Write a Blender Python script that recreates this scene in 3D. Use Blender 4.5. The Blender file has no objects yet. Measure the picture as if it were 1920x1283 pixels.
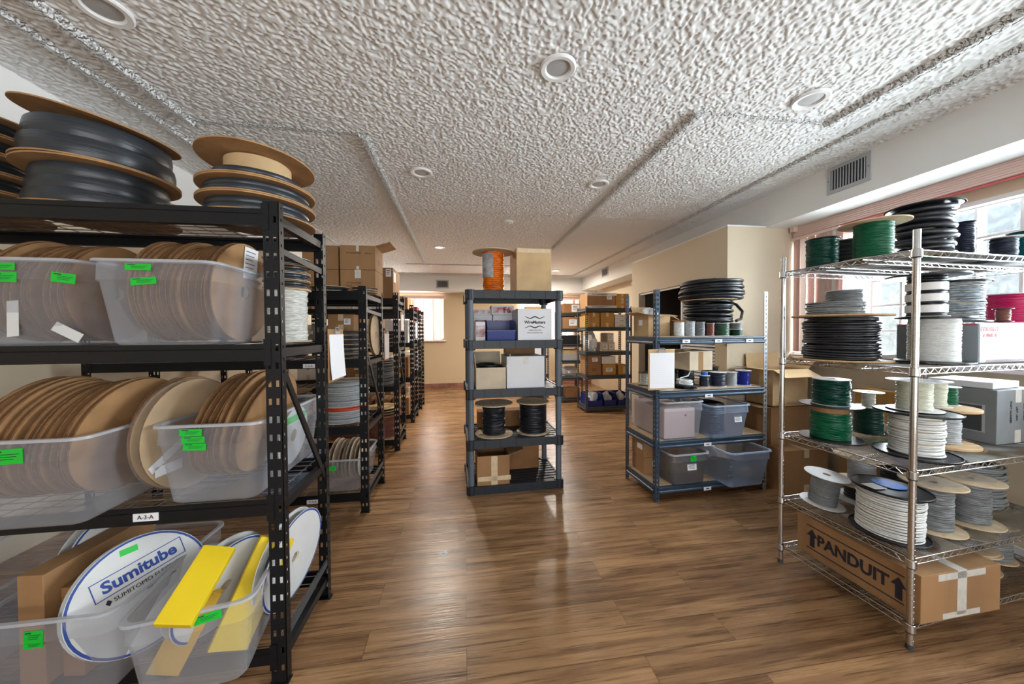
import bpy, math, random
from mathutils import Vector, Matrix, Euler
random.seed(7)
SC = bpy.context.scene
COL = SC.collection
PI = math.pi
R = math.radians

# ------------------------------------------------------------------ camera
CAMH = 1.42
YAW, PITCH, ROLL = R(8.13), R(1.12), R(0.32)
cam_d = bpy.data.cameras.new('camera')
cam = bpy.data.objects.new('camera', cam_d); COL.objects.link(cam)
cam_d.sensor_width = 36; cam_d.sensor_fit = 'HORIZONTAL'
cam_d.lens = 630 / 1920 * 36
cam_d.shift_y = -(641.5 - 632.8) / 1920
cam_d.clip_start = 0.05; cam_d.clip_end = 200
FWD = Vector((math.sin(YAW) * math.cos(PITCH), math.cos(YAW) * math.cos(PITCH), -math.sin(PITCH)))
RT = Vector((math.cos(YAW), -math.sin(YAW), 0)); UP = RT.cross(FWD)
RT, UP = RT * math.cos(ROLL) - UP * math.sin(ROLL), UP * math.cos(ROLL) + RT * math.sin(ROLL)
m = Matrix((RT, UP, -FWD)).transposed().to_4x4(); m.translation = (0, 0, CAMH)
cam.matrix_world = m
SC.camera = cam

def at(px, py, x=None, y=None, z=None):
    """world point seen at a pixel of the 1920x1283 photograph on a plane x=, y= or z="""
    d = FWD + RT * ((px - 960) / 630) - UP * ((py - 632.8) / 630)
    t = x / d.x if x is not None else (y / d.y if y is not None else (z - CAMH) / d.z)
    return Vector((0, 0, CAMH)) + d * t

# ------------------------------------------------------------------ world, sun, lights, exposure
w = bpy.data.worlds.new('world'); SC.world = w; w.use_nodes = True
nt = w.node_tree
sky = nt.nodes.new('ShaderNodeTexSky'); sky.sky_type = 'HOSEK_WILKIE'
sky.sun_direction = Vector((0.45, 0.75, 0.5)).normalized(); sky.turbidity = 3.0
hs = nt.nodes.new('ShaderNodeHueSaturation'); hs.inputs['Saturation'].default_value = 0.35
nt.links.new(sky.outputs[0], hs.inputs['Color']); nt.links.new(hs.outputs[0], nt.nodes['Background'].inputs[0])
nt.nodes['Background'].inputs[1].default_value = 2.3
SC.view_settings.view_transform = 'Standard'; SC.view_settings.look = 'None'
SC.view_settings.gamma = 1.0; SC.view_settings.use_curve_mapping = False
SC.view_settings.exposure = 0.58
SC.cycles.max_bounces = 8; SC.cycles.diffuse_bounces = 4; SC.cycles.glossy_bounces = 3
SC.cycles.transmission_bounces = 4; SC.cycles.transparent_max_bounces = 24
SC.cycles.use_denoising = True; SC.cycles.sample_clamp_indirect = 6.0
SC.cycles.caustics_reflective = False; SC.cycles.caustics_refractive = False

def area(name, loc, rot, sx, sy, power, color=(1, 1, 1)):
    l = bpy.data.lights.new(name, 'AREA'); l.shape = 'RECTANGLE'; l.size = sx; l.size_y = sy
    l.energy = power; l.color = color
    o = bpy.data.objects.new(name, l); COL.objects.link(o); o.location = loc; o.rotation_euler = rot
    return o
# daylight standing in each window opening
area('daylight_right_window', (4.6, 1.6, 1.9), (0, R(90), 0), 2.6, 4.6, 1120, (0.93, 0.97, 1.0))
area('daylight_far_window_left', (-1.15, 8.78, 1.73), (R(-90), 0, 0), 1.3, 1.05, 230, (1.0, 0.96, 0.9))
area('daylight_far_window_right', (1.9, 8.78, 1.73), (R(-90), 0, 0), 1.8, 1.05, 260, (1.0, 0.96, 0.9))
# fill light added behind the camera to brighten the room
area('added_rear_fill', (0.8, -3.3, 1.2), (R(108), 0, 0), 4.6, 1.8, 100, (0.96, 0.98, 1.0))

# ------------------------------------------------------------------ materials
MATS = {}
def mat(name, col, rough=0.6, metal=0.0, var=0.0, vscale=8.0, bump=0.0, bscale=60.0, spec=0.5, alpha=None, stretch=None, col2=None, coat=0.0, amax=0.5):
    if name in MATS: return MATS[name]
    M = bpy.data.materials.new(name); M.use_nodes = True; MATS[name] = M
    t = M.node_tree; b = t.nodes['Principled BSDF']
    c = (*col, 1)
    b.inputs['Base Color'].default_value = c; b.inputs['Roughness'].default_value = rough
    b.inputs['Metallic'].default_value = metal; b.inputs['Specular IOR Level'].default_value = spec
    if coat: b.inputs['Coat Weight'].default_value = coat; b.inputs['Coat Roughness'].default_value = 0.15
    tc = t.nodes.new('ShaderNodeTexCoord'); mp = t.nodes.new('ShaderNodeMapping')
    t.links.new(tc.outputs['Object'], mp.inputs[0])
    if stretch: mp.inputs['Scale'].default_value = stretch
    if var or col2:
        n = t.nodes.new('ShaderNodeTexNoise'); n.inputs['Scale'].default_value = vscale; n.inputs['Detail'].default_value = 4
        t.links.new(mp.outputs[0], n.inputs[0])
        mx = t.nodes.new('ShaderNodeMix'); mx.data_type = 'RGBA'
        c2 = col2 if col2 else tuple(max(0, v * (1 - var)) for v in col)
        c1 = col if col2 else tuple(min(1, v * (1 + var * 0.6)) for v in col)
        mx.inputs['A'].default_value = (*c1, 1); mx.inputs['B'].default_value = (*c2, 1)
        mr = t.nodes.new('ShaderNodeMapRange'); mr.inputs[1].default_value = 0.35; mr.inputs[2].default_value = 0.65
        t.links.new(n.outputs[0], mr.inputs[0]); t.links.new(mr.outputs[0], mx.inputs['Factor'])
        t.links.new(mx.outputs['Result'], b.inputs['Base Color'])
    if bump:
        n = t.nodes.new('ShaderNodeTexNoise'); n.inputs['Scale'].default_value = bscale; n.inputs['Detail'].default_value = 3
        t.links.new(mp.outputs[0], n.inputs[0])
        bp = t.nodes.new('ShaderNodeBump'); bp.inputs['Strength'].default_value = 1.0; bp.inputs['Distance'].default_value = bump
        t.links.new(n.outputs[0], bp.inputs['Height']); t.links.new(bp.outputs[0], b.inputs['Normal'])
    if alpha is not None:      # see-through plastic film or polypropylene
        out = t.nodes['Material Output']; tr = t.nodes.new('ShaderNodeBsdfTransparent'); ms = t.nodes.new('ShaderNodeMixShader')
        tr.inputs[0].default_value = (0.95, 0.96, 0.98, 1)
        lw = t.nodes.new('ShaderNodeLayerWeight'); lw.inputs[0].default_value = 0.35
        ma = t.nodes.new('ShaderNodeMapRange'); ma.inputs[3].default_value = alpha; ma.inputs[4].default_value = min(1, alpha + amax)
        t.links.new(lw.outputs['Facing'], ma.inputs[0]); t.links.new(ma.outputs[0], ms.inputs[0])
        t.links.new(tr.outputs[0], ms.inputs[1]); t.links.new(b.outputs[0], ms.inputs[2]); t.links.new(ms.outputs[0], out.inputs[0])
    return M

mat('black_steel', (0.005, 0.0055, 0.007), 0.42, 0.0, spec=0.3, bump=0.0003, bscale=400)
mat('wire_steel', (0.30, 0.30, 0.31), 0.35, 0.8)
mat('dark_wire', (0.03, 0.03, 0.033), 0.4)
mat('slate_steel', (0.032, 0.058, 0.095), 0.35, 0.1, bump=0.0003, bscale=300)
mat('grey_steel', (0.05, 0.055, 0.06), 0.5)
mat('chrome', (0.62, 0.62, 0.62), 0.18, 1.0)
mat('galvanised', (0.30, 0.31, 0.33), 0.5, 0.5)
mat('resin_dark', (0.010, 0.015, 0.023), 0.45)
mat('resin_grey', (0.11, 0.135, 0.165), 0.45)
mat('card', (0.34, 0.185, 0.08), 0.85, var=0.18, vscale=5, bump=0.0006, bscale=120, stretch=(1, 1, 0.2))
mat('card_dark', (0.27, 0.125, 0.045), 0.85, var=0.2, vscale=5)
mat('card_light', (0.55, 0.38, 0.20), 0.85, var=0.15, vscale=5, bump=0.0005, bscale=100)
mat('card_pale', (0.62, 0.52, 0.38), 0.85, var=0.12, vscale=6)
mat('card_gold', (0.50, 0.27, 0.07), 0.8, var=0.15, vscale=5)
mat('kraft_flange', (0.38, 0.21, 0.09), 0.8, var=0.2, vscale=9)
mat('kraft_edge', (0.22, 0.10, 0.04), 0.9, var=0.3, vscale=60)
mat('tan_board', (0.60, 0.46, 0.30), 0.8, var=0.12, vscale=20)
mat('plywood', (0.52, 0.33, 0.16), 0.7, col2=(0.66, 0.47, 0.27), vscale=6, stretch=(1, 8, 1))
mat('white_board', (0.66, 0.67, 0.66), 0.6, var=0.05)
mat('white_carton', (0.74, 0.75, 0.78), 0.6, var=0.05, vscale=3)
mat('grey_carton', (0.20, 0.215, 0.225), 0.6, var=0.2, vscale=4)
mat('paper', (0.82, 0.83, 0.86), 0.7)
mat('green_sticker', (0.0, 0.52, 0.03), 0.5)
mat('ink', (0.02, 0.02, 0.03), 0.6)
mat('blue_ink', (0.02, 0.06, 0.30), 0.6)
mat('red_ink', (0.45, 0.02, 0.03), 0.6)
mat('tape', (0.70, 0.55, 0.36), 0.25, var=0.1, vscale=30)
mat('white_tape', (0.62, 0.60, 0.55), 0.3, var=0.1, vscale=30)
mat('clear_tub', (0.55, 0.57, 0.62), 0.22, alpha=0.13)
mat('smoky_tub', (0.14, 0.145, 0.16), 0.3, alpha=0.55)
mat('blue_tub', (0.38, 0.50, 0.72), 0.22, alpha=0.24)
mat('tub_rim', (0.60, 0.62, 0.66), 0.25, alpha=0.40)
mat('blue_rim', (0.45, 0.55, 0.70), 0.25, alpha=0.6)
mat('film', (0.55, 0.54, 0.52), 0.14, alpha=0.07, amax=0.12, bump=0.004, bscale=18)
mat('white_bag', (0.80, 0.82, 0.86), 0.3, alpha=0.7, bump=0.02, bscale=22)
mat('blue_bin', (0.003, 0.022, 0.19), 0.35)
mat('blue_bin_dark', (0.004, 0.014, 0.12), 0.4)
mat('yellow', (0.80, 0.58, 0.01), 0.55, var=0.05, vscale=4)
mat('yellow_dull', (0.60, 0.36, 0.03), 0.6)
mat('grey_label2', (0.45, 0.46, 0.45), 0.5, var=.1)
mat('black_plastic', (0.012, 0.013, 0.017), 0.3)
mat('black_rubber', (0.010, 0.012, 0.016), 0.38)
mat('black_tubing', (0.022, 0.027, 0.033), 0.34, bump=0.0015, bscale=8, stretch=(1, 1, 14))
mat('grey_plastic', (0.42, 0.42, 0.42), 0.4)
mat('white_plastic', (0.80, 0.80, 0.80), 0.35)
mat('clear_wire', (0.62, 0.62, 0.58), 0.22, var=0.25, vscale=40, stretch=(1, 1, 6))
mat('green_wire', (0.0, 0.11, 0.045), 0.35, var=0.3, vscale=40, stretch=(1, 1, 6))
mat('dark_green_wire', (0.0, 0.05, 0.034), 0.35, var=0.3, vscale=40, stretch=(1, 1, 6))
mat('teal_wire', (0.0, 0.10, 0.11), 0.35)
mat('navy_wire', (0.015, 0.022, 0.045), 0.35)
mat('blue_wire', (0.005, 0.02, 0.30), 0.35)
mat('bright_blue', (0.0, 0.15, 0.65), 0.35)
mat('white_wire', (0.72, 0.74, 0.73), 0.4, var=0.12, vscale=50, stretch=(1, 1, 6))
mat('cream_wire', (0.62, 0.63, 0.52), 0.4, var=0.12, vscale=50, stretch=(1, 1, 6))
mat('grey_wire', (0.20, 0.215, 0.22), 0.4, var=0.25, vscale=50, stretch=(1, 1, 6))
mat('light_grey_wire', (0.40, 0.42, 0.44), 0.4, var=0.2, vscale=50, stretch=(1, 1, 6))
mat('braid', (0.42, 0.47, 0.50), 0.45, col2=(0.06, 0.10, 0.14), vscale=38, stretch=(1, 1, 3.5), bump=0.002, bscale=80)
mat('magenta_wire', (0.48, 0.005, 0.09), 0.35, var=0.2, vscale=40, stretch=(1, 1, 6))
mat('brown_wire', (0.22, 0.08, 0.06), 0.4)
mat('orange_wire', (0.55, 0.06, 0.02), 0.35)
mat('orange_film', (0.85, 0.20, 0.005), 0.22, col2=(0.55, 0.10, 0.0), vscale=14, bump=0.012, bscale=26, stretch=(1, 1, 2.5))
mat('grey_label', (0.45, 0.45, 0.47), 0.3, col2=(0.25, 0.22, 0.24), vscale=18)
mat('wall_cream', (0.62, 0.52, 0.38), 0.85, bump=0.0015, bscale=30)
mat('wall_beige', (0.62, 0.49, 0.32), 0.85, bump=0.0015, bscale=30)
mat('wall_white', (0.78, 0.78, 0.76), 0.8, bump=0.0008, bscale=30)
mat('white_trim', (0.80, 0.80, 0.80), 0.5)
mat('blind_pink', (0.78, 0.58, 0.52), 0.6)
mat('blind_edge', (0.30, 0.03, 0.03), 0.5)
mat('vent_grey', (0.42, 0.44, 0.46), 0.45)
mat('duct_dark', (0.012, 0.012, 0.013), 0.9)
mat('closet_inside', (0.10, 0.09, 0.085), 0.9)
mat('particle', (0.50, 0.36, 0.22), 0.75, var=0.12, vscale=60)
mat('outside_grey', (0.40, 0.42, 0.42), 0.9)
mat('foliage', (0.10, 0.28, 0.05), 0.9, var=0.5, vscale=6)
mat('clear_glass', (0.75, 0.80, 0.82), 0.05, alpha=0.10)
mat('brick_tile', (0.30, 0.13, 0.09), 0.7, var=0.3, vscale=6)

def ceiling_mat():
    M = bpy.data.materials.new('popcorn'); M.use_nodes = True; MATS['popcorn'] = M
    t = M.node_tree; b = t.nodes['Principled BSDF']; b.inputs['Roughness'].default_value = 0.95
    b.inputs['Specular IOR Level'].default_value = 0.1
    tc = t.nodes.new('ShaderNodeTexCoord')
    n = t.nodes.new('ShaderNodeTexNoise'); n.inputs['Scale'].default_value = 52; n.inputs['Detail'].default_value = 2.0
    n.inputs['Roughness'].default_value = 0.5; n.inputs['Distortion'].default_value = 0.1
    t.links.new(tc.outputs['Object'], n.inputs[0])
    cr = t.nodes.new('ShaderNodeMapRange'); cr.inputs[1].default_value = 0.40; cr.inputs[2].default_value = 0.62
    cr.interpolation_type = 'SMOOTHSTEP'
    t.links.new(n.outputs[0], cr.inputs[0])
    bp = t.nodes.new('ShaderNodeBump'); bp.inputs['Strength'].default_value = 1.0; bp.inputs['Distance'].default_value = 0.028
    t.links.new(cr.outputs[0], bp.inputs['Height']); t.links.new(bp.outputs[0], b.inputs['Normal'])
    b.inputs['Base Color'].default_value = (0.78, 0.785, 0.78, 1)
ceiling_mat()

def floor_mat():
    M = bpy.data.materials.new('wood_planks'); M.use_nodes = True; MATS['wood_planks'] = M
    t = M.node_tree; b = t.nodes['Principled BSDF']; L = t.links.new
    tc = t.nodes.new('ShaderNodeTexCoord')
    br = t.nodes.new('ShaderNodeTexBrick'); br.offset = 0.37; br.inputs['Scale'].default_value = 1.0
    br.inputs['Brick Width'].default_value = 1.22; br.inputs['Row Height'].default_value = 0.15
    br.inputs['Mortar Size'].default_value = 0.0012; br.inputs['Mortar Smooth'].default_value = 0.0
    br.inputs['Color1'].default_value = (0, 0, 0, 1); br.inputs['Color2'].default_value = (1, 1, 1, 1); br.inputs['Mortar'].default_value = (0.5, 0.5, 0.5, 1)
    L(tc.outputs['Object'], br.inputs[0])
    # offset the grain from plank to plank
    ad = t.nodes.new('ShaderNodeVectorMath'); ad.operation = 'MULTIPLY_ADD'
    cb = t.nodes.new('ShaderNodeCombineXYZ'); L(br.outputs['Color'], cb.inputs[0]); L(br.outputs['Color'], cb.inputs[2])
    L(cb.outputs[0], ad.inputs[0]); ad.inputs[1].default_value = (7.3, 0, 3.1); L(tc.outputs['Object'], ad.inputs[2])
    def noise(scale, sc, det=4, dist=0.0):
        mp = t.nodes.new('ShaderNodeMapping'); mp.inputs['Scale'].default_value = sc; L(ad.outputs[0], mp.inputs[0])
        n = t.nodes.new('ShaderNodeTexNoise'); n.inputs['Scale'].default_value = scale; n.inputs['Detail'].default_value = det
        n.inputs['Distortion'].default_value = dist; L(mp.outputs[0], n.inputs[0]); return n
    n1 = noise(1.1, (1, 16, 1), 6, 0.8); n2 = noise(3.2, (1, 34, 1), 6, 0.6); n3 = noise(1.6, (1, 3, 1), 3)
    r1 = t.nodes.new('ShaderNodeValToRGB'); e = r1.color_ramp.elements
    e[0].position = 0.30; e[0].color = (0.15, 0.072, 0.030, 1); e[1].position = 0.70; e[1].color = (0.43, 0.245, 0.115, 1)
    x = e.new(0.5); x.color = (0.29, 0.155, 0.07, 1)
    L(n1.outputs[0], r1.inputs[0])
    r2 = t.nodes.new('ShaderNodeMapRange'); r2.inputs[1].default_value = 0.36; r2.inputs[2].default_value = 0.44; r2.inputs[3].default_value = 0.40; r2.inputs[4].default_value = 1.0
    L(n2.outputs[0], r2.inputs[0])
    m1 = t.nodes.new('ShaderNodeMix'); m1.data_type = 'RGBA'; m1.blend_type = 'MULTIPLY'; m1.inputs['Factor'].default_value = 0.75
    L(r1.outputs[0], m1.inputs['A']); L(r2.outputs[0], m1.inputs['B'])
    m2 = t.nodes.new('ShaderNodeMix'); m2.data_type = 'RGBA'; m2.blend_type = 'MULTIPLY'; m2.inputs['Factor'].default_value = 1
    r3 = t.nodes.new('ShaderNodeMapRange'); r3.inputs[1].default_value = 0.3; r3.inputs[2].default_value = 0.7; r3.inputs[3].default_value = 0.75; r3.inputs[4].default_value = 1.15
    L(n3.outputs[0], r3.inputs[0]); L(m1.outputs['Result'], m2.inputs['A']); L(r3.outputs[0], m2.inputs['B'])
    m3 = t.nodes.new('ShaderNodeMix'); m3.data_type = 'RGBA'; L(br.outputs['Fac'], m3.inputs['Factor'])
    m3.inputs['B'].default_value = (0.07, 0.03, 0.012, 1); L(m2.outputs['Result'], m3.inputs['A']); L(m3.outputs['Result'], b.inputs['Base Color'])
    rr = t.nodes.new('ShaderNodeMapRange'); rr.inputs[3].default_value = 0.16; rr.inputs[4].default_value = 0.40
    L(n2.outputs[0], rr.inputs[0]); L(rr.outputs[0], b.inputs['Roughness']); b.inputs['Specular IOR Level'].default_value = 0.5
    bp = t.nodes.new('ShaderNodeBump'); bp.inputs['Distance'].default_value = 0.0012; L(n2.outputs[0], bp.inputs['Height']); L(bp.outputs[0], b.inputs['Normal'])
floor_mat()

def glass_block_mat():
    M = bpy.data.materials.new('glass_block'); M.use_nodes = True; MATS['glass_block'] = M
    t = M.node_tree; b = t.nodes['Principled BSDF']; out = t.nodes['Material Output']
    tc = t.nodes.new('ShaderNodeTexCoord')
    n = t.nodes.new('ShaderNodeTexNoise'); n.inputs['Scale'].default_value = 9; n.inputs['Distortion'].default_value = 2; t.links.new(tc.outputs['Object'], n.inputs[0])
    bp = t.nodes.new('ShaderNodeBump'); bp.inputs['Distance'].default_value = 0.02; t.links.new(n.outputs[0], bp.inputs['Height'])
    b.inputs['Base Color'].default_value = (0.7, 0.78, 0.8, 1); b.inputs['Roughness'].default_value = 0.05; t.links.new(bp.outputs[0], b.inputs['Normal'])
    tr = t.nodes.new('ShaderNodeBsdfTransparent'); tr.inputs[0].default_value = (0.95, 0.98, 1, 1)
    ms = t.nodes.new('ShaderNodeMixShader'); mr = t.nodes.new('ShaderNodeMapRange'); mr.inputs[1].default_value = 0.45; mr.inputs[2].default_value = 0.7
    mr.inputs[3].default_value = 0.05; mr.inputs[4].default_value = 0.4
    t.links.new(n.outputs[0], mr.inputs[0]); t.links.new(mr.outputs[0], ms.inputs[0]); t.links.new(tr.outputs[0], ms.inputs[1]); t.links.new(b.outputs[0], ms.inputs[2]); t.links.new(ms.outputs[0], out.inputs[0])
glass_block_mat()

# ------------------------------------------------------------------ mesh helpers
class MB:
    def __init__(s): s.v = []; s.f = []; s.M = None
    def add(s, vs, fs):
        k = len(s.v)
        s.v += [tuple(s.M @ Vector(p)) for p in vs] if s.M else [tuple(p) for p in vs]
        s.f += [tuple(i + k for i in f) for f in fs]
        return s
    def box(s, x0, y0, z0, x1, y1, z1):
        vs = [(x, y, z) for z in (z0, z1) for y in (y0, y1) for x in (x0, x1)]
        return s.add(vs, [(0, 2, 3, 1), (4, 5, 7, 6), (0, 1, 5, 4), (2, 6, 7, 3), (0, 4, 6, 2), (1, 3, 7, 5)])
    def hexa(s, b, t):     # bottom 4 points, top 4 points
        return s.add(list(b) + list(t), [(3, 2, 1, 0), (4, 5, 6, 7), (0, 1, 5, 4), (1, 2, 6, 5), (2, 3, 7, 6), (3, 0, 4, 7)])
    def lathe(s, prof, n=32, c=(0, 0, 0), closed=False):
        vs = []; fs = []
        for r, z in prof:
            for i in range(n):
                a = 2 * PI * i / n; vs.append((c[0] + r * math.cos(a), c[1] + r * math.sin(a), c[2] + z))
        m_ = len(prof); rng = range(m_ if closed else m_ - 1)
        for j in rng:
            q = (j + 1) % m_
            for i in range(n):
                k = (i + 1) % n; fs.append((j * n + i, j * n + k, q * n + k, q * n + i))
        return s.add(vs, fs)
    def disc(s, r, z0, z1, hole=0.0, n=40, c=(0, 0, 0)):
        h = max(hole, 0.0005)
        return s.lathe([(h, z0), (r, z0), (r, z1), (h, z1)], n, c, True)
    def cyl(s, p0, p1, r, n=12, r2=None):
        return s.tube([p0, p1], r, n, r2)
    def tube(s, pts, r, n=8, r2=None, closed=False):
        pts = [Vector(p) for p in pts]; vs = []; fs = []; m_ = len(pts); prev = None
        for i, p in enumerate(pts):
            if closed: d = pts[(i + 1) % m_] - pts[i - 1]
            else: d = pts[min(i + 1, m_ - 1)] - pts[max(i - 1, 0)]
            d.normalize()
            if prev is None: a = d.orthogonal().normalized()
            else:
                a = prev - d * prev.dot(d)
                a = a.normalized() if a.length > 1e-6 else d.orthogonal().normalized()
            prev = a; b = d.cross(a); rr = r if r2 is None else r + (r2 - r) * i / (m_ - 1)
            for k in range(n):
                t = 2 * PI * k / n; vs.append(p + a * math.cos(t) * rr + b * math.sin(t) * rr)
        for i in range(m_ if closed else m_ - 1):
            j = (i + 1) % m_
            for k in range(n):
                l = (k + 1) % n; fs.append((i * n + k, i * n + l, j * n + l, j * n + k))
        if not closed:
            fs.append(tuple(range(n - 1, -1, -1))); fs.append(tuple((m_ - 1) * n + k for k in range(n)))
        return s.add(vs, fs)
    def plate(s, o, u, v, nrm, t, us, vs_, holes):
        """thick sheet with rectangular holes: cells of widths us along u and vs_ along v"""
        o, u, v, nn = Vector(o), Vector(u), Vector(v), Vector(nrm) * t
        cu = [0]; cv = [0]
        for a in us: cu.append(cu[-1] + a)
        for a in vs_: cv.append(cv[-1] + a)
        nu, nv = len(cu), len(cv); P = []
        for k in (0, 1):
            for j in range(nv):
                for i in range(nu): P.append(o + u * cu[i] + v * cv[j] + nn * k)
        g = lambda i, j, k: k * nu * nv + j * nu + i
        F = []; solid = lambda i, j: 0 <= i < nu - 1 and 0 <= j < nv - 1 and (i, j) not in holes
        for j in range(nv - 1):
            for i in range(nu - 1):
                if not solid(i, j): continue
                F.append((g(i, j, 0), g(i, j + 1, 0), g(i + 1, j + 1, 0), g(i + 1, j, 0)))
                F.append((g(i, j, 1), g(i + 1, j, 1), g(i + 1, j + 1, 1), g(i, j + 1, 1)))
                for di, dj, a, b in ((-1, 0, (i, j), (i, j + 1)), (1, 0, (i + 1, j + 1), (i + 1, j)), (0, -1, (i + 1, j), (i, j)), (0, 1, (i, j + 1), (i + 1, j + 1))):
                    if not solid(i + di, j + dj):
                        F.append((g(*a, 0), g(*b, 0), g(*b, 1), g(*a, 1)))
        return s.add(P, F)
    def build(s, name, mname, parent=None, smooth=30, bevel=0.0, kind=None, label=None):
        me = bpy.data.meshes.new(name); me.from_pydata(s.v, [], s.f); me.validate(); me.update()
        me.materials.append(MATS[mname])
        o = bpy.data.objects.new(name, me); COL.objects.link(o)
        if smooth:
            me.shade_smooth(); me.set_sharp_from_angle(angle=R(smooth))
        if bevel:
            b = o.modifiers.new('b', 'BEVEL'); b.width = bevel; b.segments = 2; b.limit_method = 'ANGLE'; b.angle_limit = R(50)
        if parent: o.parent = parent
        if kind: o['kind'] = kind
        if label: o['label'] = label
        return o

def box_mb(x0, y0, z0, x1, y1, z1): return MB().box(x0, y0, z0, x1, y1, z1)

def thing(name, label, cat, loc=(0, 0, 0), rz=0.0, group=None, rot=None):
    o = bpy.data.objects.new(name, None); COL.objects.link(o); o.empty_display_size = 0.1
    o.location = loc; o.rotation_euler = rot if rot else (0, 0, rz)
    o['label'] = label; o['category'] = cat
    if group: o['group'] = group
    return o

def tag(o, label, cat, group=None, kind=None):
    o['label'] = label; o['category'] = cat
    if group: o['group'] = group
    if kind: o['kind'] = kind
    return o

def dup(root, loc, rot=None, label=None, group=None, scale=None):
    r = root.copy(); COL.objects.link(r); r.location = loc
    if rot is not None: r.rotation_euler = rot if hasattr(rot, '__len__') else (0, 0, rot)
    if label: r['label'] = label
    if group: r['group'] = group
    if scale: r.scale = scale
    for ch in list(root.children):
        c = ch.copy(); COL.objects.link(c); c.parent = r
        for g in list(ch.children):
            d = g.copy(); COL.objects.link(d); d.parent = c
    return r

def struct(name, mb, m_, parent=None, **k):
    o = mb.build(name, m_, parent, **k)
    if not parent: o['kind'] = 'structure'
    return o

def rounded(w_, d, r, n=5):
    pts = []
    for cx, cy, a0 in ((w_ / 2 - r, d / 2 - r, 0), (-w_ / 2 + r, d / 2 - r, 90), (-w_ / 2 + r, -d / 2 + r, 180), (w_ / 2 - r, -d / 2 + r, 270)):
        for i in range(n + 1):
            a = R(a0 + 90 * i / n); pts.append((cx + r * math.cos(a), cy + r * math.sin(a)))
    return pts

def text_mesh(name, txt, size, mname, parent, M, depth=0.0006, bold=False, sx=1.0, shear=0.0):
    """lettering lying in the local XY plane, centred, then moved by M (reading along +X, facing +Z)"""
    cu = bpy.data.curves.new('t', 'FONT'); cu.body = txt; cu.size = size; cu.align_x = 'CENTER'; cu.align_y = 'CENTER'
    cu.extrude = depth; cu.resolution_u = 3; cu.shear = shear
    if bold: cu.offset = size * 0.032
    to = bpy.data.objects.new('t', cu); COL.objects.link(to)
    dg = bpy.context.evaluated_depsgraph_get()
    me = bpy.data.meshes.new_from_object(to.evaluated_get(dg))
    bpy.data.objects.remove(to); me.transform(M @ Matrix.Diagonal((sx, 1, 1, 1))); me.materials.clear(); me.materials.append(MATS[mname])
    o = bpy.data.objects.new(name, me); COL.objects.link(o)
    if parent: o.parent = parent
    return o

def face_m(loc, facing='-y', roll=0.0):
    """matrix that stands lettering up at loc, facing an axis"""
    rot = {'-y': Matrix.Rotation(R(90), 4, 'X'), '+x': Matrix.Rotation(R(90), 4, 'Z') @ Matrix.Rotation(R(90), 4, 'X'),
           '-x': Matrix.Rotation(R(-90), 4, 'Z') @ Matrix.Rotation(R(90), 4, 'X'), '+z': Matrix.Identity(4)}[facing]
    return Matrix.Translation(loc) @ rot @ Matrix.Rotation(roll, 4, 'Z')
#PART2
# ------------------------------------------------------------------ the room
CZ = 2.75; XL, XR, YF, YB = -2.25, 2.97, 8.17, -3.0      # faces of the bulkheads
WL, WR, WF = -2.85, 3.35, 8.55                            # faces of the walls
SZ = 2.43
struct('floor', box_mb(WL - .2, YB, -0.1, WR + .2, WF + .2, 0), 'wood_planks', smooth=0)
struct('ceiling', box_mb(XL - .7, YB, CZ, XR + .6, WF + .2, CZ + .1), 'popcorn', smooth=0)
# the popcorn texture itself, in real relief over the part of the ceiling in view
import numpy as np
def popcorn_sheet(x0, x1, y0, y1, step):
    nx, ny = int((x1 - x0) / step) + 1, int((y1 - y0) / step) + 1
    xs, ys_ = np.meshgrid(np.linspace(x0, x1, nx), np.linspace(y0, y1, ny))
    co = np.zeros((nx * ny, 3), dtype=np.float32); co[:, 0] = xs.ravel(); co[:, 1] = ys_.ravel(); co[:, 2] = CZ - .003
    i = (np.arange(ny - 1)[:, None] * nx + np.arange(nx - 1)[None, :]).ravel()
    f = np.stack([i, i + nx, i + nx + 1, i + 1], 1).astype(np.int32)
    # rounded lumps: band limited noise summed from shifted lattices
    rg = np.random.default_rng(5)
    def lattice(cell):
        gx, gy = int((x1 - x0) / cell) + 4, int((y1 - y0) / cell) + 4; g = rg.random((gy, gx)).astype(np.float32)
        u = (co[:, 0] - x0) / cell + 1; v = (co[:, 1] - y0) / cell + 1; iu = u.astype(int); iv = v.astype(int); fu = u - iu; fv = v - iv
        fu = fu * fu * (3 - 2 * fu); fv = fv * fv * (3 - 2 * fv)
        return (g[iv, iu] * (1 - fu) + g[iv, iu + 1] * fu) * (1 - fv) + (g[iv + 1, iu] * (1 - fu) + g[iv + 1, iu + 1] * fu) * fv
    h = lattice(.0115) * .6 + lattice(.018) * .4
    h = np.clip((h - .36) / .30, 0, 1); h = h * h * (3 - 2 * h)
    co[:, 2] -= h * .0060
    me = bpy.data.meshes.new('ceiling'); me.vertices.add(len(co)); me.vertices.foreach_set('co', co.ravel())
    me.loops.add(f.size); me.loops.foreach_set('vertex_index', f.ravel()); me.polygons.add(len(f))
    me.polygons.foreach_set('loop_start', np.arange(0, f.size, 4, dtype=np.int32)); me.update(calc_edges=True); me.shade_smooth()
    me.materials.append(MATS['popcorn_plain']); o = bpy.data.objects.new('ceiling', me); COL.objects.link(o); o['kind'] = 'structure'
mat('popcorn_plain', (0.78, 0.785, 0.78), 0.95, spec=0.1)
popcorn_sheet(XL, XR, .9, 3.8, .005); popcorn_sheet(XL, XR, 3.8, YF, .0085)
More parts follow.
